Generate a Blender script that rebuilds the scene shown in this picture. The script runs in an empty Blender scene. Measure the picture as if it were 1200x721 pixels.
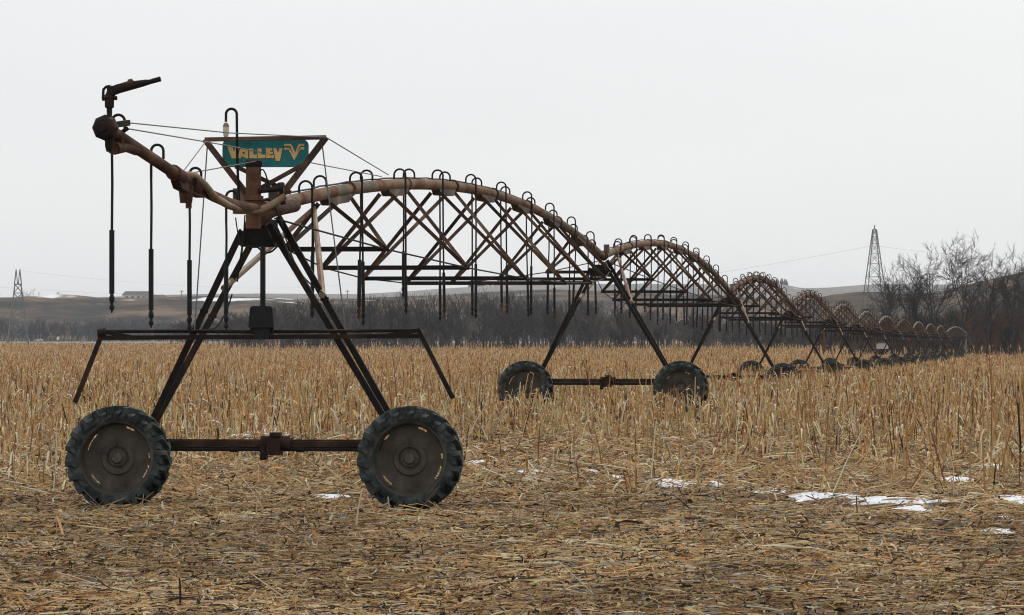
import bpy, bmesh, math, random
import numpy as np
from mathutils import Vector, Matrix
R = math.radians
random.seed(7)
rng = np.random.default_rng(11)
sc = bpy.context.scene
col = sc.collection
F = 5264.0                    # focal length in pixels of a 1200 px wide frame
CZ = 2.0                      # eye height
PITCH = math.atan(47.5 / F)

# ------------------------------------------------------------------ camera
cam = bpy.data.cameras.new('camera'); cam_o = bpy.data.objects.new('camera', cam); col.objects.link(cam_o)
cam.sensor_width = 36.0; cam.lens = F / 1200 * 36
cam.clip_start = 0.5; cam.clip_end = 20000
cam_o.location = (0, 0, CZ); cam_o.rotation_euler = (math.pi / 2 + PITCH, 0, 0)
sc.camera = cam_o

def zpx(py, d): return CZ + d * math.tan(PITCH + math.atan((360.5 - py) / F))
def P(px, py, d): return Vector(((px - 600) * d / F, d, zpx(py, d)))

# ------------------------------------------------------------------ materials
def new_mat(name):
    m = bpy.data.materials.new(name); m.use_nodes = True
    return m, m.node_tree.nodes, m.node_tree.links, m.node_tree.nodes['Principled BSDF']

def noise_mat(name, stops, scale=3.0, rough=0.7, metal=0.0, detail=6.0, coords='Object', stretch=(1, 1, 1), bump=0.0, spec=0.3, rand=0.0):
    m, N, Lk, b = new_mat(name)
    tc = N.new('ShaderNodeTexCoord'); mp = N.new('ShaderNodeMapping'); mp.inputs['Scale'].default_value = stretch
    Lk.new(tc.outputs[coords], mp.inputs['Vector'])
    nz = N.new('ShaderNodeTexNoise'); nz.inputs['Scale'].default_value = scale; nz.inputs['Detail'].default_value = detail
    nz.inputs['Roughness'].default_value = 0.65
    Lk.new(mp.outputs['Vector'], nz.inputs['Vector'])
    rp = N.new('ShaderNodeValToRGB')
    while len(rp.color_ramp.elements) < len(stops): rp.color_ramp.elements.new(0.5)
    for e, (p, c) in zip(rp.color_ramp.elements, stops): e.position = p; e.color = (*c, 1)
    if rand:
        oi = N.new('ShaderNodeObjectInfo'); ma = N.new('ShaderNodeMath'); ma.operation = 'MULTIPLY_ADD'
        ma.inputs[1].default_value = rand; Lk.new(oi.outputs['Random'], ma.inputs[0])
        sb = N.new('ShaderNodeMath'); sb.operation = 'SUBTRACT'; sb.inputs[1].default_value = rand / 2
        Lk.new(nz.outputs['Fac'], ma.inputs[2]); Lk.new(ma.outputs[0], sb.inputs[0]); Lk.new(sb.outputs[0], rp.inputs['Fac'])
    else:
        Lk.new(nz.outputs['Fac'], rp.inputs['Fac'])
    Lk.new(rp.outputs['Color'], b.inputs['Base Color'])
    b.inputs['Roughness'].default_value = rough; b.inputs['Metallic'].default_value = metal
    b.inputs['Specular IOR Level'].default_value = spec
    if bump:
        bp = N.new('ShaderNodeBump'); bp.inputs['Strength'].default_value = bump; bp.inputs['Distance'].default_value = 0.02
        Lk.new(nz.outputs['Fac'], bp.inputs['Height']); Lk.new(bp.outputs['Normal'], b.inputs['Normal'])
    return m

def attr_mat(name, rough=0.75, spec=0.2, trans=0.0):
    m, N, Lk, b = new_mat(name)
    a = N.new('ShaderNodeAttribute'); a.attribute_name = 'Col'
    Lk.new(a.outputs['Color'], b.inputs['Base Color'])
    b.inputs['Roughness'].default_value = rough; b.inputs['Specular IOR Level'].default_value = spec
    if trans:                                  # dry leaves let some light through
        tr = N.new('ShaderNodeBsdfTranslucent'); Lk.new(a.outputs['Color'], tr.inputs['Color'])
        mx = N.new('ShaderNodeMixShader'); mx.inputs[0].default_value = trans
        Lk.new(b.outputs[0], mx.inputs[1]); Lk.new(tr.outputs[0], mx.inputs[2]); Lk.new(mx.outputs[0], N['Material Output'].inputs['Surface'])
    return m

M = {}
M['pipe'] = noise_mat('rusty galvanised pipe', [(0.30, (.020, .009, .006)), (0.40, (.075, .028, .014)), (0.49, (.13, .060, .031)), (0.58, (.20, .125, .075)), (0.66, (.085, .094, .072)), (0.74, (.16, .115, .077))], 1.3, 0.8, 0.0, spec=.12, stretch=(1.5, .55, 1.5), rand=0.16)
M['pipe_grey'] = noise_mat('grey galvanised pipe', [(0.34, (.06, .035, .024)), (0.48, (.12, .105, .085)), (0.7, (.30, .30, .28))], 1.1, 0.7, 0.0, stretch=(1.5, .55, 1.5), rand=0.15)
M['boom'] = noise_mat('red brown rusted pipe', [(0.30, (.022, .010, .006)), (0.46, (.058, .025, .014)), (0.58, (.105, .054, .030)), (0.72, (.18, .12, .074))], 1.8, 0.8, 0.0, spec=.12, stretch=(1.5, .6, 1.5))
M['truss'] = noise_mat('weathered truss steel', [(0.34, (.014, .009, .007)), (0.46, (.036, .018, .011)), (0.56, (.09, .050, .028)), (0.68, (.20, .15, .10))], 0.8, 0.65, 0.0)
M['leg'] = noise_mat('dark rusted leg steel', [(0.35, (.008, .007, .007)), (0.52, (.017, .012, .010)), (0.63, (.040, .022, .014)), (0.76, (.085, .048, .03))], 2.0, 0.7, 0.0, spec=.15)
M['beam'] = noise_mat('brown rusted beam steel', [(0.34, (.016, .010, .008)), (0.5, (.040, .023, .015)), (0.62, (.075, .040, .024)), (0.76, (.12, .07, .042))], 2.5, 0.8, 0.0, spec=.12)
M['tan'] = noise_mat('tan rusted brace steel', [(0.32, (.085, .034, .016)), (0.45, (.17, .082, .04)), (0.58, (.24, .18, .115)), (0.72, (.19, .175, .125))], 1.8, 0.6, 0.0)
M['rust'] = noise_mat('orange brown rust', [(0.3, (.055, .025, .015)), (0.5, (.115, .052, .026)), (0.7, (.17, .085, .045))], 5.0, 0.8)
M['black'] = noise_mat('black weathered plastic', [(0.3, (.007, .007, .008)), (0.7, (.018, .017, .017))], 4.0, 0.6, spec=.2)
M['hose'] = noise_mat('black polyethylene hose', [(0.3, (.006, .006, .007)), (0.7, (.016, .015, .016))], 2.0, 0.6, spec=.2)
M['wire'] = noise_mat('steel cable', [(0.3, (.08, .08, .08)), (0.7, (.18, .17, .17))], 4.0, 0.5)
M['tyre'] = noise_mat('weathered tyre rubber', [(0.30, (.009, .012, .013)), (0.44, (.020, .027, .028)), (0.56, (.052, .062, .058)), (0.70, (.12, .125, .11))], 4.2, 0.8, bump=0.3, spec=.2)
M['rim'] = noise_mat('dirty brown wheel steel', [(0.3, (.026, .021, .018)), (0.44, (.058, .049, .039)), (0.58, (.084, .072, .058)), (0.74, (.125, .112, .096))], 3.0, 0.8, bump=0.3, spec=.15)
M['sign'] = noise_mat('teal sign paint', [(0.32, (.014, .115, .155)), (0.5, (.014, .185, .19)), (0.68, (.02, .205, .165))], 6.0, 0.5)
M['letter'] = noise_mat('faded yellow lettering', [(0.3, (.62, .32, .10)), (0.5, (.78, .52, .20)), (0.7, (.82, .64, .36))], 16.0, 0.6)
M['letter_edge'] = noise_mat('brown lettering edge', [(0.3, (.05, .04, .02)), (0.7, (.09, .07, .03))], 16.0, 0.6)
M['cream'] = noise_mat('cream lamp glass', [(0.3, (.55, .46, .33)), (0.7, (.72, .64, .50))], 20.0, 0.35)
M['pylon'] = noise_mat('pylon steel', [(0.3, (.07, .077, .077)), (0.7, (.13, .137, .137))], 0.3, 0.6)
M['bark'] = noise_mat('grey brown bark', [(0.3, (.014, .013, .012)), (0.7, (.038, .034, .031))], 0.6, 0.9, rand=0.2)
M['twig'] = noise_mat('grey brown twigs', [(0.3, (.014, .013, .013)), (0.7, (.034, .031, .029))], 0.3, 0.9, rand=0.2)
M['wall_pale'] = noise_mat('pale house siding', [(0.3, (.38, .37, .35)), (0.7, (.5, .49, .47))], 0.5, 0.8)
M['roof_dark'] = noise_mat('dark roof shingle', [(0.3, (.07, .065, .065)), (0.7, (.12, .11, .11))], 0.6, 0.9)
M['glass'] = noise_mat('dark window glass', [(0.3, (.02, .022, .025)), (0.7, (.05, .055, .06))], 0.5, 0.15, spec=0.6)
M['car_paint'] = noise_mat('silver car paint', [(0.3, (.45, .46, .47)), (0.7, (.55, .56, .57))], 1.0, 0.3, 0.3)
M['white'] = noise_mat('white paint', [(0.3, (.7, .7, .69)), (0.7, (.8, .8, .79))], 1.0, 0.5)
M['snow'] = noise_mat('old snow', [(0.32, (.46, .47, .49)), (0.5, (.64, .65, .67)), (0.7, (.76, .76, .77))], 5.0, 0.6, bump=0.3)
M['gravel'] = noise_mat('pale gravel', [(0.3, (.20, .19, .18)), (0.7, (.30, .29, .275))], 0.4, 0.9)
M['straw'] = attr_mat('dry corn residue', .7, .25, .3)
M['brush'] = attr_mat('bare brush twigs', 0.9, 0.1)

# ------------------------------------------------------------------ mesh building
def link(o, parent=None):
    col.objects.link(o)
    if parent is not None: o.parent = parent
    return o

class MB:
    def __init__(s): s.v = []; s.f = []
    def add(s, vs, fs):
        b = len(s.v); s.v += [tuple(v) for v in vs]; s.f += [tuple(i + b for i in f) for f in fs]; return s
    def tube(s, pts, r, n=8, cap=True, radii=None):
        pts = [Vector(p) for p in pts]; k = len(pts)
        t0 = (pts[1] - pts[0]).normalized()
        up = Vector((0, 0, 1)) if abs(t0.z) < 0.9 else Vector((0, 1, 0))
        u = t0.cross(up).normalized(); vs = []
        for i, p in enumerate(pts):
            t = ((pts[min(i + 1, k - 1)] - p).normalized() + (p - pts[max(i - 1, 0)]).normalized())
            t = t.normalized() if t.length > 1e-6 else t0
            u = (u - t * u.dot(t)).normalized(); w = t.cross(u)
            rr = radii[i] if radii else r
            for j in range(n):
                a = 2 * math.pi * j / n; vs.append(p + (u * math.cos(a) + w * math.sin(a)) * rr)
        fs = [(i * n + j, i * n + (j + 1) % n, (i + 1) * n + (j + 1) % n, (i + 1) * n + j) for i in range(k - 1) for j in range(n)]
        if cap: fs += [tuple(range(n - 1, -1, -1)), tuple((k - 1) * n + j for j in range(n))]
        return s.add(vs, fs)
    def bar(s, p, q, w, h=None, up=(0, 0, 1)):
        p, q = Vector(p), Vector(q); h = h or w; t = (q - p).normalized(); up = Vector(up)
        if abs(t.dot(up)) > 0.95: up = Vector((0, 1, 0))
        u = t.cross(up).normalized() * w / 2; v = u.cross(t).normalized() * h / 2
        vs = [p - u - v, p + u - v, p + u + v, p - u + v, q - u - v, q + u - v, q + u + v, q - u + v]
        return s.add(vs, [(3, 2, 1, 0), (4, 5, 6, 7), (0, 1, 5, 4), (1, 2, 6, 5), (2, 3, 7, 6), (3, 0, 4, 7)])
    def angle(s, p, q, w, t=0.012, up=(0, 0, 1), flip=1):     # an L section
        p, q = Vector(p), Vector(q); d = (q - p).normalized(); up = Vector(up)
        if abs(d.dot(up)) > 0.95: up = Vector((0, 1, 0))
        u = d.cross(up).normalized() * flip; v = u.cross(d).normalized() * flip
        sec = [(0, 0), (w, 0), (w, t), (t, t), (t, w), (0, w)]
        vs = [a + u * (x - w / 2) + v * (y - w / 2) for a in (p, q) for x, y in sec]
        return s.add(vs, [tuple(range(5, -1, -1)), tuple(range(6, 12))] + [(i, (i + 1) % 6, 6 + (i + 1) % 6, 6 + i) for i in range(6)])
    def box(s, c, sx, sy, sz):
        x, y, z = c; return s.bar((x - sx / 2, y, z), (x + sx / 2, y, z), sy, sz)
    def lathe(s, prof, n=32, axis='y', c=(0, 0, 0), a0=0, a1=2 * math.pi, close=False):
        full = abs(a1 - a0 - 2 * math.pi) < 1e-6; m = n if full else n + 1; vs = []
        for i in range(m):
            a = a0 + (a1 - a0) * i / n
            for (r, h) in prof:
                x, z = r * math.cos(a), r * math.sin(a)
                vs.append({'y': (c[0] + x, c[1] + h, c[2] + z), 'z': (c[0] + x, c[1] + z, c[2] + h), 'x': (c[0] + h, c[1] + x, c[2] + z)}[axis])
        k = len(prof); kk = k if close else k - 1
        fs = [(i * k + j, ((i + 1) % m) * k + j, ((i + 1) % m) * k + (j + 1) % k, i * k + (j + 1) % k) for i in range(n) for j in range(kk)]
        if close and not full: fs += [tuple(range(k)), tuple((m - 1) * k + j for j in range(k - 1, -1, -1))]
        return s.add(vs, fs)
    def prism(s, poly, y0, y1):       # polygon in x,z extruded along y
        n = len(poly); vs = [(x, y0, z) for x, z in poly] + [(x, y1, z) for x, z in poly]
        return s.add(vs, [tuple(range(n)), tuple(range(2 * n - 1, n - 1, -1))] + [(i, i + n, (i + 1) % n + n, (i + 1) % n) for i in range(n)])
    def build(s, name, mat, parent=None, smooth=False):
        me = bpy.data.meshes.new(name); me.from_pydata(s.v, [], s.f)
        bm = bmesh.new(); bm.from_mesh(me); bmesh.ops.recalc_face_normals(bm, faces=bm.faces); bm.to_mesh(me); bm.free(); me.update()
        me.materials.append(mat)
        if smooth:
            me.polygons.foreach_set('use_smooth', [len(p.vertices) == 4 for p in me.polygons])
            try: me.set_sharp_from_angle(angle=R(40))
            except Exception: pass
        return link(bpy.data.objects.new(name, me), parent)

def tag(o, label, cat, group=None, kind=None):
    if label: o['label'] = label
    if cat: o['category'] = cat
    if group: o['group'] = group
    if kind: o['kind'] = kind
    return o
def thing(name, label, cat, loc=(0, 0, 0), rz=0, group=None):
    o = bpy.data.objects.new(name, None); o.empty_display_size = 0.3; link(o)
    o.location = loc; o.rotation_euler = (0, 0, rz)
    return tag(o, label, cat, group)
KIDS = {}
def copy_tree(o, parent=None):
    c = o.copy(); col.objects.link(c)
    if parent is not None: c.parent = parent
    for ch in list(o.children): copy_tree(ch, c)
    return c

def fast_mesh(name, verts, quads, mat, cols=None, parent=None, smooth=False):
    verts = np.asarray(verts, np.float32).reshape(-1, 3); quads = np.asarray(quads, np.int32).reshape(-1, 4)
    me = bpy.data.meshes.new(name)
    me.vertices.add(len(verts)); me.vertices.foreach_set('co', verts.ravel())
    nq = len(quads); me.loops.add(nq * 4); me.loops.foreach_set('vertex_index', quads.ravel())
    me.polygons.add(nq); me.polygons.foreach_set('loop_start', np.arange(0, nq * 4, 4, dtype=np.int32))
    if smooth: me.polygons.foreach_set('use_smooth', np.ones(nq, bool))
    me.update(calc_edges=True)
    if cols is not None:
        a = me.color_attributes.new('Col', 'FLOAT_COLOR', 'POINT')
        c4 = np.ones((len(verts), 4), np.float32); c4[:, :3] = cols; a.data.foreach_set('color', c4.ravel())
    me.materials.append(mat)
    return link(bpy.data.objects.new(name, me), parent)

def unit(a): return a / np.maximum(np.linalg.norm(a, axis=-1, keepdims=True), 1e-9)
def tubes3(p, r, colr):           # p N,K,3 ; r N,K ; colr N,3  -> three-sided tubes
    N, K, _ = p.shape
    t = unit(np.gradient(p, axis=1)); ref = np.zeros_like(t); ref[..., 1] = 1.0
    ref[np.abs(t[..., 1]) > 0.9] = (1, 0, 0)
    u = unit(np.cross(t, ref)); w = np.cross(t, u)
    a = np.array([0, 2.0944, 4.1888]); ca, sa = np.cos(a), np.sin(a)
    v = p[:, :, None, :] + (u[:, :, None, :] * ca[None, None, :, None] + w[:, :, None, :] * sa[None, None, :, None]) * r[:, :, None, None]
    idx = np.arange(N * K * 3).reshape(N, K, 3); nx = np.roll(idx, -1, axis=2)
    q = np.stack([idx[:, :-1], nx[:, :-1], nx[:, 1:], idx[:, 1:]], -1).reshape(-1, 4)
    return v.reshape(-1, 3), q, np.repeat(colr, K * 3, axis=0)
def ribbons(p, w, side, colr):    # flat strips
    N, K, _ = p.shape
    o = side * w[..., None] / 2
    v = np.stack([p - o, p + o], 2)
    idx = np.arange(N * K * 2).reshape(N, K, 2)
    q = np.stack([idx[:, :-1, 0], idx[:, :-1, 1], idx[:, 1:, 1], idx[:, 1:, 0]], -1).reshape(-1, 4)
    return v.reshape(-1, 3), q, np.repeat(colr, K * 2, axis=0)
def join(parts):
    V, Q, C = [], [], []; b = 0
    for v, q, c in parts:
        V.append(v); Q.append(q + b); C.append(c); b += len(v)
    return np.concatenate(V), np.concatenate(Q), np.concatenate(C)

# ------------------------------------------------------------------ layout of the machine
TPX = [309, 706, 855, 927, 974, 1004, 1028, 1050, 1069, 1084, 1097, 1108, 1132]
TD = [56 + 49.84 * i for i in range(13)]
TZ = [0.0, .42, .20, .15, .08, .06, .04, .08, .14, .20, .25, .30, .40]
T = [((px - 600) * d / F, d, z) for px, d, z in zip(TPX, TD, TZ)]
X1, Y1, Z1 = T[0]
TH = math.atan2(T[1][0] - T[0][0], T[1][1] - T[0][1]); S, C = math.sin(TH), math.cos(TH)
PIPE_H = 3.74
def L(px, py, yl):                # a point of the nearest tower's own frame seen at (px, py) when it lies yl along the pipe
    t = (px - 600) / F
    xl = (t * (Y1 + yl * C) - X1 - yl * S) / (C + t * S)
    return Vector((xl, yl, zpx(py, Y1 + yl * C - xl * S) - Z1))
def along(px): t = (px - 600) / F; return (t * Y1 - X1) / (S - t * C)
def LA(px, py): return L(px, py, along(px))      # on the pipe line itself

# ------------------------------------------------------------------ terrain height
PY = [-60, 20, 50, 60, 75, 90, 106, 125, 150, 180, 210, 260, 320, 400, 500, 600, 700, 820, 950, 1300, 1800, 2300, 2600, 9000]
PZ = [0, 0, 0, .02, .16, .33, .47, .60, .46, .44, .36, .22, .14, .15, .22, .34, .62, 1.3, 2.05, 3.0, 4.0, 4.7, 5.0, 5.0]
_py = np.linspace(-60, 9000, 18121); _pz = np.interp(_py, PY, PZ)
k = np.ones(25) / 25; _pz[12:3000] = np.convolve(_pz, k, 'same')[12:3000]
def gz(x, y):
    x = np.asarray(x, float); y = np.asarray(y, float)
    z = np.interp(y, _py, _pz)
    z = z + 0.03 * np.sin(x * .9 + y * .37) * np.sin(y * .53 + 1.3 + x * .21) + 0.02 * np.sin(x * 2.3 + 1) * np.sin(y * 1.7)
    for (tx, ty, tz) in T[:9]:
        dl = (y - ty) * C + (x - tx) * S
        base = np.interp(ty, _py, _pz)
        z = z - np.maximum(base - tz, 0) * np.exp(-(dl / 1.3) ** 2)
        z = np.where(np.abs(dl) < 0.7, np.minimum(z, tz + 0.01 + np.abs(x - tx) * .002), z)
    return z
def ground_at(px, py):            # where the ground is seen at a pixel
    d = np.linspace(30, 400, 4000); x = (px - 600) * d / F
    g = gz(x, d); s = zpx(py, 1.0) - CZ
    i = np.argmax(CZ + s * d < g)
    return x[i], d[i]

# ------------------------------------------------------------------ ground sheets
def field_sheet():
    ys = np.concatenate([np.arange(-50, 30, 8), np.arange(30, 110, .35), np.arange(110, 260, 1.2), np.arange(260, 800, 8), np.arange(800, 2600, 40), np.arange(2600, 9001, 400)])
    us = np.concatenate([np.linspace(-1, -.13, 30), np.linspace(-.13, .13, 150)[1:-1], np.linspace(.13, 1, 30)])
    Y, U = np.meshgrid(ys, us, indexing='ij'); X = U * (np.abs(Y) + 60)
    Z = gz(X, Y)
    n, m = Y.shape; idx = np.arange(n * m).reshape(n, m)
    q = np.stack([idx[:-1, :-1], idx[:-1, 1:], idx[1:, 1:], idx[1:, :-1]], -1).reshape(-1, 4)
    mt, N, Lk, b = new_mat('harvested field soil')
    tc = N.new('ShaderNodeTexCoord')
    def nz(scale, det, stretch):
        mp = N.new('ShaderNodeMapping'); mp.inputs['Scale'].default_value = stretch; Lk.new(tc.outputs['Object'], mp.inputs['Vector'])
        t = N.new('ShaderNodeTexNoise'); t.inputs['Scale'].default_value = scale; t.inputs['Detail'].default_value = det; t.inputs['Roughness'].default_value = .7
        Lk.new(mp.outputs['Vector'], t.inputs['Vector']); return t.outputs['Fac']
    def ramp(f, st):
        rp = N.new('ShaderNodeValToRGB')
        while len(rp.color_ramp.elements) < len(st): rp.color_ramp.elements.new(.5)
        for e, (p, c) in zip(rp.color_ramp.elements, st): e.position = p; e.color = (*c, 1)
        Lk.new(f, rp.inputs['Fac']); return rp.outputs['Color']
    near = ramp(nz(9, 10, (1, 1, 1)), [(.36, (.020, .015, .011)), (.48, (.055, .039, .025)), (.58, (.14, .098, .058)), (.72, (.30, .21, .12))])
    far = ramp(nz(.5, 10, (1, .35, 1)), [(.3, (.20, .125, .06)), (.5, (.31, .20, .10)), (.7, (.40, .28, .155))])
    grass = ramp(nz(.02, 6, (1, 1, 1)), [(.3, (.13, .10, .07)), (.6, (.2, .155, .105))])
    sx = N.new('ShaderNodeSeparateXYZ'); Lk.new(tc.outputs['Object'], sx.inputs[0])
    def step(a, bb):
        mr = N.new('ShaderNodeMapRange'); mr.inputs['From Min'].default_value = a; mr.inputs['From Max'].default_value = bb
        Lk.new(sx.outputs['Y'], mr.inputs['Value']); return mr.outputs['Result']
    def mix(f, a, c):
        mx = N.new('ShaderNodeMix'); mx.data_type = 'RGBA'; Lk.new(f, mx.inputs['Factor']); Lk.new(a, mx.inputs[6]); Lk.new(c, mx.inputs[7]); return mx.outputs[2]
    c1 = mix(step(110, 260), near, far); c2 = mix(step(1310, 1330), c1, grass)
    Lk.new(c2, b.inputs['Base Color']); b.inputs['Roughness'].default_value = .95; b.inputs['Specular IOR Level'].default_value = .1
    o = fast_mesh('field_ground', np.stack([X, Y, Z], -1), q, mt, smooth=True)
    o['kind'] = 'structure'
field_sheet()

# ------------------------------------------------------------------ corn residue and stubble
STRAW = np.array([(.62, .42, .20), (.58, .36, .15), (.70, .54, .31), (.46, .245, .09), (.82, .71, .50), (.26, .125, .05), (.040, .027, .018), (.42, .35, .26)])
def straw_cols(n, w):
    w = np.array(w, float); i = rng.choice(len(STRAW), n, p=w / w.sum())
    c = STRAW[i] * rng.uniform(.8, 1.28, (n, 1)); return np.clip(c * rng.normal(1, .05, (n, 3)), .01, .8)
def scatter(d0, d1, dens, margin=1.2, side=1.5):
    hw1 = d1 * 600 / F * margin + side
    n = int((d1 - d0) * 2 * hw1 * dens)
    y = rng.uniform(d0, d1, n); x = rng.uniform(-hw1, hw1, n)
    kf = np.abs(x) < y * 600 / F * margin + side
    return x[kf], y[kf]
SNOW = [(757, 816, 559, 573, 0), (715, 729, 559, 567, 1), (868, 918, 571, 580, 2), (924, 1012, 575, 590, 3), (1000, 1112, 584, 593, 4), (1038, 1085, 592, 601, 5), (1136, 1186, 620, 631, 6),
        (1128, 1180, 543, 552, 7), (1172, 1215, 583, 593, 8), (276, 348, 503, 515, 9), (60, 84, 463, 470, 10), (368, 408, 581, 585, 13), (598, 642, 549, 557, 12), (543, 574, 540, 548, 11), (68, 84, 506, 513, 14), (186, 198, 494, 502, 15), (1100, 1140, 560, 567, 16), (828, 850, 566, 573, 17), (680, 702, 552, 557, 18), (1168, 1190, 606, 612, 19)]
SG = []
for (x0, x1, y0, y1, sd) in SNOW:
    ax, ad = ground_at((x0 + x1) / 2, y0); bx, bd = ground_at((x0 + x1) / 2, y1); xx0, _ = ground_at(x0, (y0 + y1) / 2); xx1, _ = ground_at(x1, (y0 + y1) / 2)
    SG.append(((xx0 + xx1) / 2, (ad + bd) / 2, (xx1 - xx0) / 2, max((ad - bd) / 2 * .7, .22), sd))
def snow_r(x, y, i):
    cx, cy, rx, ry, sd = SG[i]; a = np.arctan2((y - cy) / ry, (x - cx) / rx)
    lim = 1 + .22 * np.sin(3 * a + sd) + .16 * np.sin(5 * a + 2.1 * sd) + .12 * np.sin(9 * a + sd * 1.3)
    return np.hypot((x - cx) / rx, (y - cy) / ry) / lim
def on_snow(x, y, g=1.0):
    m = np.zeros(len(x), bool)
    for i in range(len(SG)): m |= snow_r(x, y, i) < g
    return m
def vnoise(x, y, s, seed):
    return (np.sin(x * s + seed) * np.sin(y * s * .8 + 2 * seed) + .6 * np.sin(x * s * 2.3 + y * s * 1.1 + seed * 3) * np.sin(y * s * 2.1 - x * s * .7 + seed) + .35 * np.sin(x * s * 5.1 + seed) * np.sin(y * s * 4.3 + seed * 5))

def litter():
    parts = []
    for d0, d1, dens, wmul in ((31, 42, 1350, .72), (42, 56, 950, .78), (56, 72, 480, .95), (72, 95, 200, 1.2), (95, 140, 40, 2.0), (140, 210, 8, 2.6)):
        x, y = scatter(d0, d1, dens, 1.07, 2.2)
        clump = vnoise(x, y * .6, 2.3, 3.1) + .6 * vnoise(x, y, 7.1, 1.9)
        nosnow = on_snow(x, y, 1.0) | on_snow(x, y + .5, 1.0) | on_snow(x, y + 1.1, .9)
        kf = (rng.random(len(x)) < np.clip(.55 + .50 * clump, .06, 1)) & ~(nosnow & (rng.random(len(x)) < .76))
        x, y = x[kf], y[kf]; n = len(x)
        back = np.clip((y - 52) / 12, 0, 1)                  # rougher and more tangled under the machine and beyond
        kind = rng.random(n); chip = kind < .62; big = kind > .982 - .05 * back
        ln = np.where(chip, rng.gamma(2.0, .016, n) + .015, rng.gamma(2.2, .042, n) + .04); ln[big] = rng.uniform(.2, .6, big.sum())
        az = np.where(chip, rng.uniform(-1.57, 1.57, n), rng.normal(0, np.where(y < 48, .28, .5), n)); az[big] = rng.normal(0, .6, big.sum()) + rng.choice([0, 0, 1.2], big.sum())
        tilt = np.where(chip, np.abs(rng.normal(0, .40, n)), np.abs(rng.normal(0, .08 + .10 * back, n))) + np.where(rng.random(n) < .02 + .07 * back, rng.uniform(.2, .9, n), 0)
        tilt *= rng.choice([-1, 1], n)
        dirv = np.stack([np.cos(az) * np.cos(tilt), np.sin(az) * np.cos(tilt), np.sin(tilt)], -1)
        K = 4; tt = np.linspace(-.5, .5, K)
        p = dirv[:, None, :] * (tt[None, :, None] * ln[:, None, None])
        side = np.stack([-np.sin(az), np.cos(az), np.zeros(n)], -1)
        p += side[:, None, :] * ((tt ** 2)[None, :, None] * rng.normal(0, np.where(big, .10, .35), n)[:, None, None] * ln[:, None, None])
        p[..., 2] += (.25 - tt ** 2)[None, :] * np.abs(rng.normal(0, np.where(big, .06, .22), n))[:, None] * ln[:, None]
        g = gz(x, y); base = g + rng.random(n) ** 2 * np.where(clump[kf] > .1, .07, .02) * np.where((y > 51.5) & (y < 56.6), .12, 1) + .004
        p[..., 0] += x[:, None]; p[..., 1] += y[:, None]
        p[..., 2] += (base - np.minimum(p[..., 2].min(1), 0) * .8)[:, None]
        cc = straw_cols(n, (4.2, 4.0, 3.0, 3.2, 2.2, 3.0, 8.5, 2.8))  # near-black share: dark decayed bits, and shadowed gaps painted as colour
        dark_patch = np.clip(.5 + .9 * vnoise(x * .55, y * .22, 1.3, 6.7) + .35 * vnoise(x, y * .45, 2.9, 2.2), 0, 1) * np.clip((66 - y) / 12, 0, 1)
        cc = cc * (1 - .40 * dark_patch * (rng.random(n) < .8))[:, None]        # darker patches in the nearer residue
        dk = big & (cc[:, 0] < .12); cc[dk] = cc[dk] * 0 + np.array((.40, .27, .13))
        stalk = (rng.random(n) < .16) | (big & (rng.random(n) < .7))
        if stalk.any():
            rr = np.where(big[stalk], rng.uniform(.006, .012, stalk.sum()), rng.uniform(.003, .008, stalk.sum()))[:, None] * wmul * np.ones((1, K))
            parts.append(tubes3(p[stalk], rr, cc[stalk]))
        lf = ~stalk
        w = (np.where(chip[lf], rng.gamma(2.2, .0075, lf.sum()) + .006, rng.gamma(1.8, .006, lf.sum()) + .004))[:, None] * wmul * np.array([.55, 1, .9, .25])[None, :]
        roll = rng.uniform(-1.3, 1.3, (lf.sum(), 1)) + rng.normal(0, .6, (lf.sum(), 1)) * tt[None, :] * 2
        sd = side[lf][:, None, :] * np.cos(roll)[..., None]; sd[..., 2] += np.sin(roll)
        parts.append(ribbons(p[lf], w, sd, cc[lf]))
    v, q, c = join(parts)
    o = fast_mesh('corn_residue', v, q, M['straw'], c); tag(o, 'flattened dry corn leaves and stalks littering the ground', 'corn residue', kind='stuff')
litter()

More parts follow.
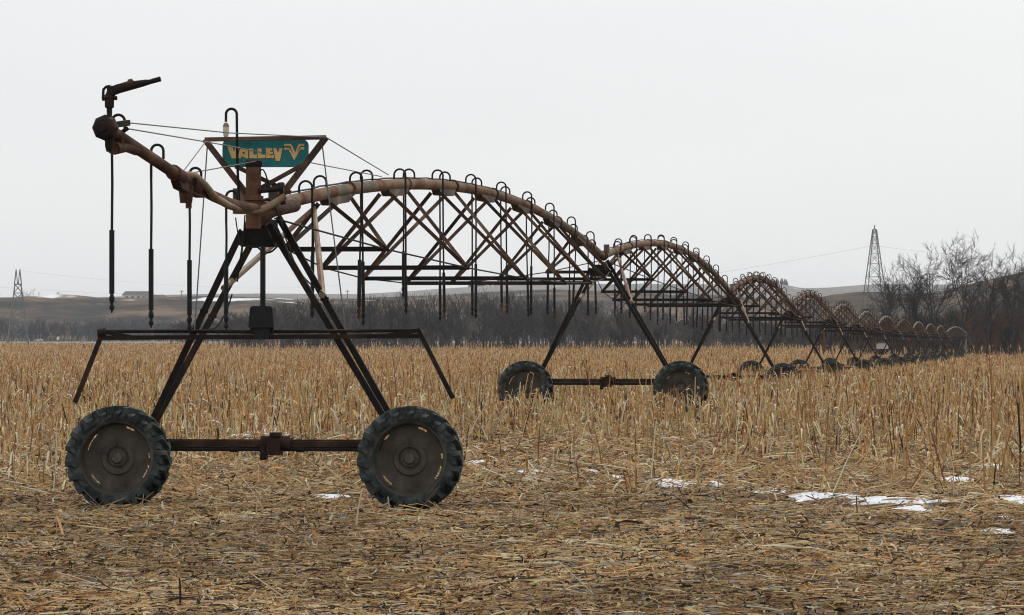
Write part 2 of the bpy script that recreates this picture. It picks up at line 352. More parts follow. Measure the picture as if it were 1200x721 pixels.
def stubble():
    parts = []
    for d0, d1, dens, wm in ((47, 62, 3.0, 1.0), (62, 84, 7.8, 1.0), (84, 130, 11, 1.1), (130, 200, 9, 1.25), (200, 330, 4.6, 1.7), (330, 560, 2.0, 2.6), (560, 900, .8, 4.2), (900, 1310, .32, 6.5)):
        if d1 < 300: x, y = scatter(d0, d1, dens, 1.14, 3.0)
        else: x, y = scatter(d0, d1, dens, 1.06, 2)
        n = len(x)
        if d1 < 560:                             # rows about .76 m apart, running across the view and a little oblique
            u = y + x * .12 + .25 * np.sin(x * .21); sn = np.round(u / .76) * .76 + rng.normal(0, .06, n); y = y + (sn - u)
        cl = vnoise(x, y, .55, 1.7) + .5 * vnoise(x, y, 1.6, 4.2)
        pr = np.ones(n)
        if d0 < 84:
            left = np.clip((-x / y * F - 250) / 150, 0, 1); right = np.clip((x / y * F - 150) / 200, 0, 1)
            start = 62 - 2 * right - 5 * left
            pr = np.clip((y - start) / (33 - 11 * left - 7 * right), 0.0, 1) ** (2.1 - .7 * left - .4 * right); cl = cl * 1.25
            gap = np.exp(-((y - 80) / 9.5) ** 2) * (1 - left) * (1 - .75 * right)   # wheel-track band where stalks lie flat
            pr = pr * (1 - .88 * gap) * np.clip(.55 + .75 * cl, .03, 1) + .022 + .13 * np.exp(-((y - 70) / 3.0) ** 2) * (cl > -.1)
        else: pr = np.clip(.70 + .32 * cl, .12, 1)
        kf = (rng.random(n) < pr) & (y < 1308)
        for i, (tx, ty, tz) in enumerate(T[:9]):       # no stalks in the wheel tracks
            dl = (y - ty) * C + (x - tx) * S; kf &= ~((np.abs(dl + .1) < .42) & (np.abs(x - tx) < 3.2))
        x, y = x[kf], y[kf]
        if d0 == 62:                             # loose clumps of stalks left standing in the thin zone
            nc = 92; ccx, ccy = [], []
            cpx = np.concatenate([rng.uniform(540, 1240, nc - 46), rng.uniform(1040, 1240, 30), rng.uniform(-30, 120, 16)]); cd = rng.uniform(58.5, 88, nc)
            for a_, b_ in zip(cpx, cd):
                m_ = rng.integers(1, 6); ccx.append((a_ - 600) * b_ / F + rng.normal(0, .11, m_)); ccy.append(b_ + rng.normal(0, .12, m_))
            ccx, ccy = np.concatenate(ccx), np.concatenate(ccy); hmul = np.concatenate([np.ones(len(x)), rng.uniform(.5, 1.25, len(ccx)) * np.where(ccx / ccy * F > 430, 1.25, 1)])
            x, y = np.concatenate([x, ccx]), np.concatenate([y, ccy])
        n = len(x)
        h = np.clip(rng.normal(.45, .17, n), .12, 1.05); tall = rng.random(n) < .07; h[tall] *= 1.55
        if d0 < 50: h *= rng.uniform(.35, .8, n)
        elif d0 < 84: h *= np.where((x / y * F > 330) & (rng.random(n) < .5), 1.35, 1)
        h *= hmul if d0 == 62 else 1.0
        lean = rng.normal(0, .10, (n, 2)) + np.where(rng.random((n, 1)) < .12, rng.normal(0, .45, (n, 2)), 0)
        g = gz(x, y); K = 3; f = np.array([0, .55, 1.0])
        p = np.zeros((n, K, 3)); bend = rng.normal(0, .07, (n, 2))
        p[..., 0] = x[:, None] + lean[:, :1] * h[:, None] * f + bend[:, :1] * h[:, None] * f ** 2
        p[..., 1] = y[:, None] + lean[:, 1:] * h[:, None] * f + bend[:, 1:] * h[:, None] * f ** 2
        hz = h / np.sqrt(1 + (lean ** 2).sum(1)); p[..., 2] = g[:, None] - .02 + hz[:, None] * f
        cc = straw_cols(n, (5, 5, 2.6, 4.6, 1.4, 3.6, .5, .5) if d0 < 84 else (4.4, 5.2, 3, 4.4, 1.6, 3.0, 1.0, .3))
        r = rng.uniform(.008, .0135, n)[:, None] * wm * np.array([1.15, 1, .8])
        parts.append(tubes3(p, r, cc))
        # ragged sheath leaves
        nl = 3 if d1 < 140 else (2 if d1 < 340 else 1)
        for j in range(nl):
            m = rng.random(n) < (.8 if d1 < 340 else .7)
            k_ = m.sum(); f0 = rng.uniform(.15, .98, k_)
            b = p[m][:, 0] + (p[m][:, 2] - p[m][:, 0]) * f0[:, None]
            az = rng.uniform(0, 2 * np.pi, k_); ll = rng.uniform(.12, .46, k_) * (1 if d1 < 330 else 1.2); rise = rng.uniform(-.4, 1.0, k_)
            t4 = np.array([0, .35, .7, 1.0])
            q = np.zeros((k_, 4, 3)); hor = rng.uniform(.25, .8, k_)
            q[..., 0] = b[:, :1] + (np.cos(az) * ll * hor)[:, None] * t4
            q[..., 1] = b[:, 1:2] + (np.sin(az) * ll * hor)[:, None] * t4
            q[..., 2] = b[:, 2:] + ll[:, None] * (rise[:, None] * t4 - 1.35 * t4 ** 2 * rng.uniform(.4, 1, k_)[:, None])
            q[..., 2] = np.maximum(q[..., 2], gz(q[..., 0], q[..., 1]) + .01)
            sd = np.stack([-np.sin(az), np.cos(az), rng.normal(0, .6, k_)], -1); sd = unit(sd)[:, None, :] * np.ones((1, 4, 1))
            w = rng.uniform(.014, .04, k_)[:, None] * wm * np.array([.8, 1, .8, .15])
            parts.append(ribbons(q, w, sd, straw_cols(k_, (4.4, 4.2, 4, 3, 4.2, 1.2, .8, 1))))
    v, q, c = join(parts)
    o = fast_mesh('corn_stubble', v, q, M['straw'], c); tag(o, 'standing tan corn stubble covering the field', 'corn stubble', kind='stuff')
stubble()

def snow():
    V, Q = [], []; b = 0
    for i, (cx, cy, rx, ry, sd) in enumerate(SG):
        na, nr = 96, 7
        for r in range(nr):
            for a_ in range(na):
                a = 2 * math.pi * a_ / na
                lim = 1 + .22 * math.sin(3 * a + sd) + .16 * math.sin(5 * a + 2.1 * sd) + .12 * math.sin(9 * a + sd * 1.3) + .10 * math.sin(17 * a + sd) + .07 * math.sin(29 * a + 2 * sd)
                f = r / (nr - 1) * lim; x, y = cx + rx * f * math.cos(a), cy + ry * f * math.sin(a)
                hh = .042 * (1 - (r / (nr - 1)) ** 3) * (1 + .4 * math.sin(x * 5) * math.sin(y * 4)) - .012 * (r == nr - 1)
                V.append((x, y, float(gz(x, y)) + hh))
        for r in range(nr - 1):
            for a_ in range(na):
                Q.append((b + r * na + a_, b + r * na + (a_ + 1) % na, b + (r + 1) * na + (a_ + 1) % na, b + (r + 1) * na + a_))
        b += na * nr
    o = fast_mesh('snow', V, Q, M['snow'], smooth=True); tag(o, 'thin patches of old white snow lying between the stubble rows', 'snow', kind='stuff')
snow()

# ------------------------------------------------------------------ the drive towers
def make_wheel(parent, x, y):
    w = MB()                                                   # lugged tyre
    prof = [(.45, -.15), (.50, -.185), (.555, -.19), (.580, -.165), (.590, -.10), (.594, 0), (.590, .10), (.580, .165), (.555, .19), (.50, .185), (.45, .15)]
    w.lathe(prof, 64, 'y', close=False)
    nl = 20
    for sgn in (-1, 1):
        for i in range(nl):
            a0 = 2 * math.pi * (i + (.5 if sgn > 0 else 0)) / nl
            pth = [(.525, .190, .17), (.580, .19, .12), (.589, .165, .09), (.591, .09, .02), (.594, -.02, -.10)]
            vs = []
            for (rr, hh, da) in pth:
                a = a0 + da; hw = .034 / rr
                top = .02 if rr < .55 else .060
                for (aa, r2) in ((a - hw, rr - .02), (a - hw * .75, rr + top), (a + hw * .75, rr + top), (a + hw, rr - .02)):
                    hx = hh + (.026 if rr < .583 else .0)
                    vs.append((r2 * math.cos(aa), sgn * hx, r2 * math.sin(aa)))
            fs = [(4 * j + k2, 4 * j + k2 + 1, 4 * j + k2 + 5, 4 * j + k2 + 4) for j in range(4) for k2 in range(3)] + [(0, 1, 2, 3), (19, 18, 17, 16)]
            w.add(vs, fs)
    wheel = thing('wheel', None, None); wheel.parent = parent; wheel.location = (x, y, .63)
    w.build('tyre', M['tyre'], wheel, True)
    r = MB()
    r.lathe([(.462, -.16), (.475, -.165), (.475, -.15), (.452, -.145), (.442, -.10), (.425, -.06), (.425, .06), (.442, .10), (.452, .145), (.475, .15), (.475, .165), (.462, .16), (.440, .15), (.430, .10), (.412, .06), (.412, -.06), (.430, -.10), (.440, -.15)], 64, 'y', close=True)
    d = [(.0, -.035), (.13, -.035), (.145, -.06), (.20, -.065), (.22, -.04), (.33, -.02), (.375, -.03), (.385, -.03), (.385, -.015), (.33, -.005), (.0, -.02)]
    r.lathe(d, 64, 'y')
    for a0, a1 in ((20, 58), (75, 132), (166, 212), (248, 322)):        # webs between disc and rim; the gaps between them show light
        r.lathe([(.378, -.032), (.418, -.045), (.418, -.03), (.378, -.017)], 16, 'y', a0=R(a0), a1=R(a1), close=True)
    for a0, a1 in ((-22, 0), (0, 20), (58, 75), (150, 166), (225, 248)):
        if (a1 - a0) > 19: r.lathe([(.378, -.032), (.418, -.045), (.418, -.03), (.378, -.017)], 6, 'y', a0=R(a0 + 9), a1=R(a1), close=True)
    r.build('rim', M['rim'], wheel, True)
    h = MB(); h.lathe([(0, -.115), (.055, -.115), (.065, -.105), (.07, -.075), (.105, -.07), (.112, -.06), (.112, -.03)], 24, 'y')
    for k2 in range(8):
        a = 2 * math.pi * k2 / 8 + .2; h.lathe([(0, -.088), (.013, -.088), (.015, -.066)], 6, 'y', c=(.088 * math.cos(a), 0, .088 * math.sin(a)))
    h.lathe([(0, -.10), (.018, -.10), (.02, -.06)], 8, 'y', c=(-.03, 0, .175))
    h.lathe([(.05, .0), (.05, .35)], 12, 'y')
    h.build('hub', M['rim'], wheel, True)
    return wheel

def bolt_up(m, p, r=.02): m.lathe([(0, -.03), (r, -.03), (r, .03), (0, .03)], 6, 'y', c=p)

def make_tower(first):
    t = thing('irrigation_tower', '', 'irrigation tower')
    for x in (L(139, 538, -.12).x, L(481, 537, -.12).x): make_wheel(t, x, -.12)
    xl, xr = L(139, 538, .3).x, L(481, 537, .3).x
    b = MB(); b.bar((xl, .30, .80), (xr, .30, .80), .14, .07); b.bar((xl, .36, .83), (xr, .36, .83), .02, .05)
    for x in (xl, xr): b.box((x, .30, .67), .26, .22, .32)
    for x in (xl + .62, xr - .62): b.box((x, .30, .80), .05, .17, .12)
    b.build('base_beam', M['beam'], t)
    g = MB(); g.tube([(xl, .27, .735), (xr, .27, .735)], .030, 10)
    for x in (xl + .62, -.42, .42, xr - .62): g.tube([(x - .05, .27, .735), (x + .05, .27, .735)], .042, 10)
    g.build('drive_shaft', M['black'], t, True)
    cx = L(323, 522, .3).x
    m = MB(); m.box((cx, .24, .765), .17, .28, .21); m.tube([(cx - .17, .22, .82), (cx + .19, .22, .82)], .085, 14); m.box((cx - .14, .25, .70), .07, .2, .2); m.box((cx + .02, .2, .92), .14, .14, .05)
    m.build('gear_motor', M['beam'], t)
    legs = [((284, 270, 0.0), (178, 495, .30)), ((295, 285, 1.0), (185, 490, .55)), ((315, 263, 0.0), (450, 489, .22)), ((326, 254, 1.0), (456, 485, .85))]
    for a, c in legs:
        p, q = L(*a), L(*c); q = q + (q - p).normalized() * .28
        lg = MB(); lg.angle(p, q, .078, .013, up=(0, 1, 0), flip=1 if p.x < 0 else -1); lg.angle(p + Vector((0, .012, 0)), q + Vector((0, .012, 0)), .066, .011, up=(0, 1, 0), flip=-1 if p.x < 0 else 1)
        lg.build('leg', M['leg'], t)
    pl = MB()
    poly = [(L(x, y, .1).x, L(x, y, .1).z) for x, y in ((290, 263), (312, 263), (324, 288), (282, 288))]
    pl.prism(poly, -.06, -.04); pl.prism(poly, .98, 1.0); pl.bar((poly[3][0] + .04, 0, poly[3][1] + .02), (poly[3][0] + .04, 1, poly[3][1] + .02), .06); pl.bar((poly[2][0] - .04, 0, poly[2][1] + .02), (poly[2][0] - .04, 1, poly[2][1] + .02), .06)
    pl.prism([(-.02, 3.40), (.02, 3.40), (.02, 3.62), (-.02, 3.62)], -.05, 1.0)
    pl.build('leg_plate', M['leg'], t)
    # sloping braces that come down from the next span's pipe to the legs
    sp = L(368, 244, 4.3)
    for q, mt in ((L(262, 338, .55), 'tan'), (L(378, 346, .8), 'tan')):
        bb = MB(); bb.tube([Vector((sp.x, 4.3, sp.z)), Vector((sp.x, 4.3, sp.z)).lerp(q, .5), q], .05, 8, radii=[.03, .04, .04]); bb.build('span_brace', M[mt], t, True)
    for (a, c) in legs:
        p, q = L(*a), L(*c); cb = MB(); cb.box(p.lerp(q, .42), .10, .05, .05); cb.build('leg_clamp', M['leg'], t)
    ns = MB()                                    # tower top box and wiring
    ns.box((0.06, .45, PIPE_H + .19), .12, .18, .20); ns.build('control_box', M['pipe_grey'], t)
    return t

tower1 = make_tower(True); tower1.location = T[0]; tower1.rotation_euler.z = -TH
def put_tower(i, label):
    o = copy_tree(tower1); o.location = T[i]
    a = math.atan2(T[i + 1][0] - T[i - 1][0], T[i + 1][1] - T[i - 1][1]); o.rotation_euler.z = -a
    o['label'] = label; return o
ORD = ['first', 'second', 'third', 'fourth', 'fifth', 'sixth', 'seventh', 'eighth', 'ninth', 'tenth', 'eleventh', 'twelfth']
tower1['label'] = 'nearest dark steel irrigation tower, its two big lugged tyres fully in view on flattened straw'
TG = 'wheeled towers of the irrigation machine'
tower1['group'] = TG
for i in range(1, 12):
    put_tower(i, 'second irrigation tower, both tyres half sunk in stubble beyond the nearest tower' if i == 1 else
              '%s irrigation tower counted from the nearest, standing deep in corn stubble' % ORD[i])['group'] = TG

# extra pieces carried only by the nearest tower
t = tower1
xr = L(297, 188, -.35).x
m = MB(); z0, z1 = L(297, 268, -.35).z, L(297, 194, -.35).z
m.lathe([(.0, z0), (.095, z0), (.095, z0 + .34), (.125, z0 + .35), (.125, z0 + .40), (.095, z0 + .41), (.095, z1), (0, z1)], 24, 'z', c=(xr, -.35, 0))
m.build('riser_pipe', M['rust'], t, True)
m = MB(); m.lathe([(0, z1 - .02), (.105, z1 - .02), (.105, z1 + .05), (.08, z1 + .068), (0, z1 + .07)], 24, 'z', c=(xr, -.35, 0)); m.build('riser_cap', M['leg'], t, True)
m = MB(); m.tube([L(297, 262, -.35), L(318, 247, -.1), L(330, 244, .3), LA(345, 241)], .088, 14); m.build('pipe_joint', M['boom'], t, True)
m = MB()
for a in ((L(303, 224, -.4), L(331, 221, -.4)),): m.tube([a[0], a[1]], .034, 10); m.tube([a[1] + Vector((-.02, 0, 0)), a[1] + Vector((.02, 0, 0))], .075, 12); m.tube([a[0].lerp(a[1], .4), a[0].lerp(a[1], .4) + Vector((0, 0, .10))], .03, 8)
m.tube([L(328, 214, -.4), L(332, 240, -.4)], .035, 8)
m.build('valve', M['black'], t, True)
m = MB(); m.box(L(282, 236, .5), .17, .2, .32); m.box(L(277, 236, .45), .05, .1, .30); m.build('relay_box', M['tan'], t)
# sign frame
FY = -.16
fr = MB()
A, B_ = L(240, 163.5, FY), L(382, 161, FY)
fr.bar(A, B_, .05, .05); fr.bar(A + Vector((0, .06, -.01)), B_ + Vector((0, .06, -.01)), .05, .03)
for p, q in ((A, L(297, 237, FY)), (B_, L(317, 246, FY))): fr.angle(p, q, .075, .014, up=(0, 1, 0), flip=-1 if p.x > 0 else 1)
fr.angle(L(276, 195, FY + .02), L(341, 226, FY + .02), .055, .012, up=(0, 1, 0)); fr.angle(L(352, 195, FY - .02), L(303, 222, FY - .02), .055, .012, up=(0, 1, 0))
fr.build('sign_frame', M['truss'], t)
# crop bar with bent ends
cb = MB(); CY = -.45
cb.bar(L(118, 396, CY), L(493, 394, CY), .06, .055); cb.tube([L(118, 388.5, CY + .05), L(230, 388, CY + .05), L(300, 389, CY + .05), L(400, 388, CY + .05), L(492, 387, CY + .05)], .022, 8)
cb.bar(L(121, 388, CY), L(88, 472, CY), .055); cb.bar(L(490, 386, CY), L(531, 467, CY), .055); cb.bar(L(122, 389, CY), L(158, 396, CY), .05); cb.bar(L(492, 387, CY), L(450, 394, CY), .05)
cb.tube([L(115, 391, CY), L(124, 390, CY)], .06, 8)
cb.build('crop_bar', M['leg'], t)
bx = MB()
bx.tube([L(308, 288, CY), L(308, 362, CY)], .034, 8)
poly = [(293, 384), (295, 361), (297, 359), (319, 359), (321, 361), (323, 384)]
bx.prism([(L(x, y, CY).x, L(x, y, CY).z) for x, y in poly], CY - .13, CY + .15)
poly = [(298, 384), (318, 384), (316, 398), (300, 398)]
bx.prism([(L(x, y, CY).x, L(x, y, CY).z) for x, y in poly], CY - .09, CY + .1)
bx.box(L(296, 388, CY), .05, .06, .08); bx.box(L(318, 388, CY), .06, .06, .08)
bx.build('hanging_control_box', M['black'], t)
# loose wiring
wr = MB()
def sag(a, b, s, n=8):
    a, b = Vector(a), Vector(b); return [a.lerp(b, i / n) - Vector((0, 0, s * 4 * (i / n) * (1 - i / n))) for i in range(n + 1)]
for a, b, s, r in ((L(287, 252, -.3), L(283, 300, -.2), .05, .009), (L(290, 252, -.3), L(278, 330, .2), -.04, .011), (L(276, 255, -.3), L(284, 290, -.3), .08, .008), (L(300, 287, -.2), L(326, 287, -.2), .10, .013),
                   (L(320, 262, -.2), L(342, 312, .0), -.05, .014), (L(326, 250, -.2), L(352, 322, .3), .06, .010), (L(305, 200, -.4), L(316, 224, -.4), -.10, .010), (L(272, 345, .1), L(246, 386, -.3), .12, .010), (L(338, 300, .1), L(378, 343, .3), .06, .010), (L(316, 240, -.3), L(330, 262, -.3), -.06, .012)):
    wr.tube(sag(a, b, s), r, 6)
wr.build('wiring', M['black'], t, True)
for a, b in ((L(243, 168, FY), L(228, 387, CY)), (L(377, 166, FY), L(405, 387, CY))):
    rods = MB(); rods.tube([a, b], .0085, 6); rods.build('hanger_rod', M['wire'], t)

# ------------------------------------------------------------------ sign with its lettering
sg = thing('sign', 'teal board with yellow lettering on the frame above the nearest tower', 'sign', T[0], -TH)
SY = 0.0
def SP(px, py): p = L(px, py, SY); return (p.x, p.z)
def rounded(x0, y0, x1, y1, r, n=5):
    out = []
    for cx, cy, a0 in ((x1 - r, y0 + r, -90), (x1 - r, y1 - r, 0), (x0 + r, y1 - r, 90), (x0 + r, y0 + r, 180)):
        for i in range(n + 1): a = R(a0 + 90 * i / n); out.append((cx + r * math.cos(a), cy + r * math.sin(a)))
    return out
pb = MB(); pb.prism([SP(*p) for p in rounded(260.5, 163.5, 361.5, 196, 7)], SY, SY + .02); pb.build('panel', M['sign'], sg)
def u1(x, y): return (258 + x / 17.17, 158 + y / 17.17)
def u2(x, y): return (308 + x / 17.17, 158 + y / 17.17)
LET = [[u1(*p) for p in l] for l in (
    [(145, 240), (245, 240), (280, 355), (310, 240), (385, 240), (345, 475), (232, 478)],
    [(398, 285), (560, 285), (565, 475), (500, 475), (495, 445), (425, 445), (420, 475), (352, 475)],
    [(585, 280), (665, 280), (668, 400), (740, 400), (738, 475), (590, 475)],
    [(752, 280), (830, 280), (834, 400), (912, 400), (905, 475), (756, 475)])] + [[u2(*p) for p in l] for l in (
    [(62, 268), (185, 268), (188, 318), (140, 322), (140, 345), (200, 345), (202, 388), (140, 392), (140, 412), (220, 412), (224, 472), (64, 472)],
    [(208, 275), (275, 275), (303, 370), (332, 275), (398, 275), (342, 530), (258, 530)])]
lm, em = MB(), MB()
for l in LET:
    lm.prism([SP(*p) for p in l], SY - .008, SY - .0005)
    cx = sum(p[0] for p in l) / len(l); cy = sum(p[1] for p in l) / len(l)
    em.prism([SP(cx + (x - cx) * 1.05 + .35, cy + (y - cy) * 1.05 + .35) for x, y in l], SY - .004, SY - .0008)
em.build('lettering_shadow', M['letter_edge'], sg)
for hole in ([(455, 345), (495, 345), (492, 385), (450, 385)],): em2 = MB(); em2.prism([SP(*u1(*p)) for p in hole], SY - .0105, SY - .0085); em2.build('letter_hole', M['letter_edge'], sg)
lm.build('lettering', M['letter'], sg)
lg = MB()
for l in ([(430, 185), (575, 185), (650, 365), (720, 185), (832, 185), (832, 225), (745, 225), (655, 430), (625, 430), (555, 225), (430, 225)],
          [(430, 262), (535, 262), (632, 440), (640, 440), (765, 250), (832, 250), (832, 300), (750, 300), (632, 515), (520, 300), (430, 300)]):
    lg.prism([SP(*u2(*p)) for p in l], SY - .010 - .002 * len(lg.v) / 22, SY - .0006)
lg.build('emblem', M['letter'], sg)

# lamp on a hooked pole
lp = thing('hook_lamp', 'cream beacon lamp hanging from a thin hooked pole beside the teal sign', 'lamp', T[0], -TH)
LY = -.24
pm = MB(); c0 = L(271, 134, LY); r_ = .068
pts = [L(280, 237, LY), L(278, 190, LY), Vector((c0.x + r_, LY, c0.z - .03))] + [Vector((c0.x + r_ * math.cos(R(a)), LY, c0.z + r_ * math.sin(R(a)))) for a in range(0, 181, 20)] + [Vector((c0.x - r_, LY, L(264, 143, LY).z))]
pm.tube(pts, .017, 8); pm.build('pole', M['leg'], lp, True)
gx = c0.x - r_; gzz = L(264, 144, LY).z
gm = MB(); gm.lathe([(0, gzz), (.022, gzz), (.036, gzz - .03), (.042, gzz - .05), (0, gzz - .05)], 16, 'z', c=(gx, LY, 0)); gm.build('lamp_cap', M['tan'], lp, True)
gm = MB(); gm.lathe([(.038, gzz - .05), (.038, gzz - .12), (.03, gzz - .165), (.018, gzz - .18), (0, gzz - .185)], 16, 'z', c=(gx, LY, 0)); gm.build('lamp_globe', M['cream'], lp, True)

# ------------------------------------------------------------------ drop hoses
def make_hose(parent, s, zt, side, zb, ztk, r0=.087, lowr=.027, sway=0.0):
    """goose neck off the pipe top at s, hose down to zb, thicker from ztk"""
    h = MB(); z0 = zt + .15
    pts = [(0, s, zt + .06), (0, s, z0)] + [(side * (r0 - r0 * math.cos(R(a))), s, z0 + r0 * math.sin(R(a))) for a in range(20, 181, 20)] + [(side * 2 * r0, s, zt - .15)]
    h.tube(pts, .0155, 7)
    x = side * 2 * r0
    h.tube([(x, s, zt - .14), (x + .004, s, (zt + ztk) / 2), (x + sway, s, ztk)], .0145, 7)
    o = h.build('drop_hose', M['hose'], parent, True)
    w = MB(); x += sway; w.tube([(x, s, ztk + .02), (x + sway * .7, s, zb + .20)], lowr, 8); x += sway * .7
    w.build('hose_weight', M['black'], o, True)
    n = MB(); n.lathe([(0, zb), (.008, zb + .005), (.012, zb + .03), (.026, zb + .04), (.030, zb + .06), (.016, zb + .09), (.018, zb + .11), (.03, zb + .13), (.03, zb + .16), (.015, zb + .20), (0, zb + .20)], 8, 'z', c=(x, s, 0))
    n.build('nozzle', M['boom' if random.random() < .15 else 'black'], o, True)
    return o

# ------------------------------------------------------------------ spans
SL = math.dist(T[0][:2], T[1][:2])
RISE = .86
def pz(s): return RISE * 4 * s * (SL - s) / SL ** 2
def make_span(mat, seed, sw=.056):
    rnd = random.Random(seed)
    sp = thing('irrigation_span', '', 'irrigation span')
    nseg = 48
    m = MB(); m.tube([(0, SL * i / nseg, pz(SL * i / nseg)) for i in range(nseg + 1)], .086, 16)
    pipe = m.build('pipe', mat, sp, True)
    for k2 in range(9):
        s = SL * k2 / 8 + (.25 if k2 == 0 else (-.25 if k2 == 8 else 1.25))
        fl = MB(); fl.tube([(0, s - .03, pz(s)), (0, s + .03, pz(s + .03))], .118, 16)
        fl.build('flange', M['truss'], pipe, True)
    cw = MB(); cw.tube([(-.03 + .01 * math.sin(i * 1.7), SL * i / 60, pz(SL * i / 60) + .10 + .006 * math.sin(i * 2.3)) for i in range(61)], .013, 6); cw.build('power_cable', M['hose'], pipe, True)
    nodes = {1: [], -1: []}
    for k2 in range(1, 8):
        s = SL * k2 / 8; a = math.sin(math.pi * k2 / 8) ** .75
        dep, hw = 1.64 * a, 1.42 * a
        zc = pz(s)
        g = MB(); poly = [(s - 1.2, pz(s - 1.2) - .06), (s + 1.2, pz(s + 1.2) - .06), (s + .85, pz(s + .85) - .17), (s - .85, pz(s - .85) - .17)]
        vs = [(x, y, z) for x in (-.07, .07) for y, z in poly]
        g.add(vs, [(3, 2, 1, 0), (4, 5, 6, 7), (0, 1, 5, 4), (1, 2, 6, 5), (2, 3, 7, 6), (3, 0, 4, 7)])
        g.build('gusset_plate', M['truss'], sp)
        bt = zc - dep
        for sd in (-1, 1):
            nd = Vector((sd * hw, s, bt)); nodes[sd].append(nd)
            for off in (-1.08, 1.08):
                st = MB(); st.angle((sd * .07, s + off, pz(s + off) - .12), nd + Vector((sd * .02, off * .03, 0)), sw, .009, up=(0, 1, 0), flip=sd)
                st.build('strut', M['truss'], sp)
        br = MB(); br.angle((-hw - .05, s, bt), (hw + .05, s, bt), .07, .012)
        br.build('spreader_bar', M['leg'], sp)
    for sd in (-1, 1):
        td = MB(); ch = [Vector((sd * .10, .25, -.12))] + nodes[sd] + [Vector((sd * .10, SL - .25, -.12))]
        td.tube(ch, .0125, 6); 
        for q in nodes[sd]: td.tube([q + Vector((0, -.10, .03)), q + Vector((0, .10, -.01))], .026, 6)
        td.build('truss_rod', M['leg'], sp)
    nh = 20
    for i in range(nh):
        s = 3.0 + i * 2.385 + rnd.uniform(-.12, .12); side = -1 if i % 2 else 1
        zb = -1.42 + rnd.uniform(-.08, .10); 
        if i == 5: zb += .25
        sway = rnd.gauss(0, .018)
        make_hose(sp, s, pz(s), side, zb, zb + rnd.uniform(.55, 1.0), lowr=.030 if i == 3 else .025, sway=sway)
    return sp
def put_span(o, i, label):
    a, b = T[i], T[i + 1]; dx, dy, dz = (b[k2] - a[k2] for k2 in range(3)); h = math.hypot(dx, dy)
    o.location = (a[0], a[1], a[2] + PIPE_H); o.rotation_euler = (math.atan2(dz, h), 0, -math.atan2(dx, dy)); o.scale = (1, h / SL, 1)
    o['label'] = label; o['group'] = 'arched pipe spans of the irrigation machine'
span1 = make_span(M['pipe'], 1); put_span(span1, 0, 'nearest rusty arched pipe span with truss and drop hoses, behind the teal sign')
span2 = make_span(M['pipe'], 2); put_span(span2, 1, 'second arched irrigation span, starting over the second tower')
span4 = make_span(M['pipe'], 3, .040); put_span(span4, 3, '')
for i in range(2, 12):
    o = span4 if i == 3 else copy_tree(span4 if i > 3 else span1)
    put_span(o, i, '%s arched irrigation span counted from the nearest, %s' % (ORD[i], 'starting over the %s tower' % ORD[i] if i < 11 else 'running to the far pivot point'))
    if i in (4, 5, 6, 8, 9, 10, 11):
        for ch in o.children:
            if ch.name.startswith('pipe'): ch.data = ch.data.copy(); ch.data.materials[0] = M['pipe_grey']

# ------------------------------------------------------------------ overhang boom with end gun
ob = thing('overhang_boom', 'upswept rusty end pipe hung on thin stay cables past the nearest tower', 'boom pipe', T[0], -TH)
m = MB(); OP = [(302, 245), (285, 243), (268, 238), (250, 230), (232, 220), (215, 210), (198, 199), (180, 187), (165, 177), (150, 167), (138, 159), (127, 151)]
m.tube([LA(*p) for p in OP], .064, 16); pipe = m.build('pipe', M['boom'], ob, True)
m = MB()
for p, r in (((224, 216), .105), ((207, 205), .088)): m.tube([LA(p[0] + 4, p[1] + 3), LA(p[0] - 4, p[1] - 3)], r, 16)
q = LA(218, 212); m.lathe([(0, q.z - .25), (.07, q.z - .25), (.09, q.z - .05)], 10, 'z', c=(q.x, q.y, 0))
m.lathe([(0, LA(221, 236).z - .08), (.035, LA(221, 236).z - .08), (.035, q.z - .1)], 10, 'z', c=(LA(221, 236).x, LA(221, 236).y, 0))
poly = [LA(205, 212), LA(208, 221), LA(216, 225), LA(234, 232), LA(240, 226), LA(206, 206)]
vs = [p + Vector((sx, 0, 0)) for sx in (-.05, .05) for p in poly]
m.add(vs, [tuple(range(5, -1, -1)), tuple(range(6, 12))] + [(i, (i + 1) % 6, 6 + (i + 1) % 6, 6 + i) for i in range(6)])
m.build('flange', M['boom'], pipe)
m = MB(); m.bar(LA(131, 147), L(150, 144, along(127) + .6), .05, .06); m.bar(LA(140, 157), L(150, 150, along(127) + .6), .04, .04); m.build('cable_bracket', M['leg'], ob)
m = MB(); m.tube([L(212, 205, -5.6), L(228, 206, -5.3), L(240, 217, -4.9), L(252, 232, -4), L(268, 241, -2.8), L(285, 246, -1.5), L(303, 247, -.6), L(318, 240, -.5), L(334, 230, -.45)], .045, 10)
m.build('feed_pipe', M['tan'], ob, True)
m = MB(); m.tube([LA(137, 158), LA(140, 172) + Vector((0, -.1, 0)), LA(133, 174)], .07, 10); m.tube([LA(160, 176), LA(150, 172) + Vector((0, -.1, 0)), LA(133, 175)], .06, 10); m.build('side_outlet', M['boom'], ob, True)
yg = along(127)
m = MB(); c0 = L(125, 150, yg)
m.lathe([(0, -.07), (.09, -.07), (.115, -.05), (.135, 0), (.135, .05), (.10, .09), (0, .09)], 8, 'y', c=(c0.x - .01, c0.y - .05, c0.z)); m.lathe([(0, -.11), (.05, -.11), (.06, -.06)], 10, 'y', c=(c0.x - .03, c0.y - .05, c0.z)); m.build('booster_pump', M['leg'], ob)
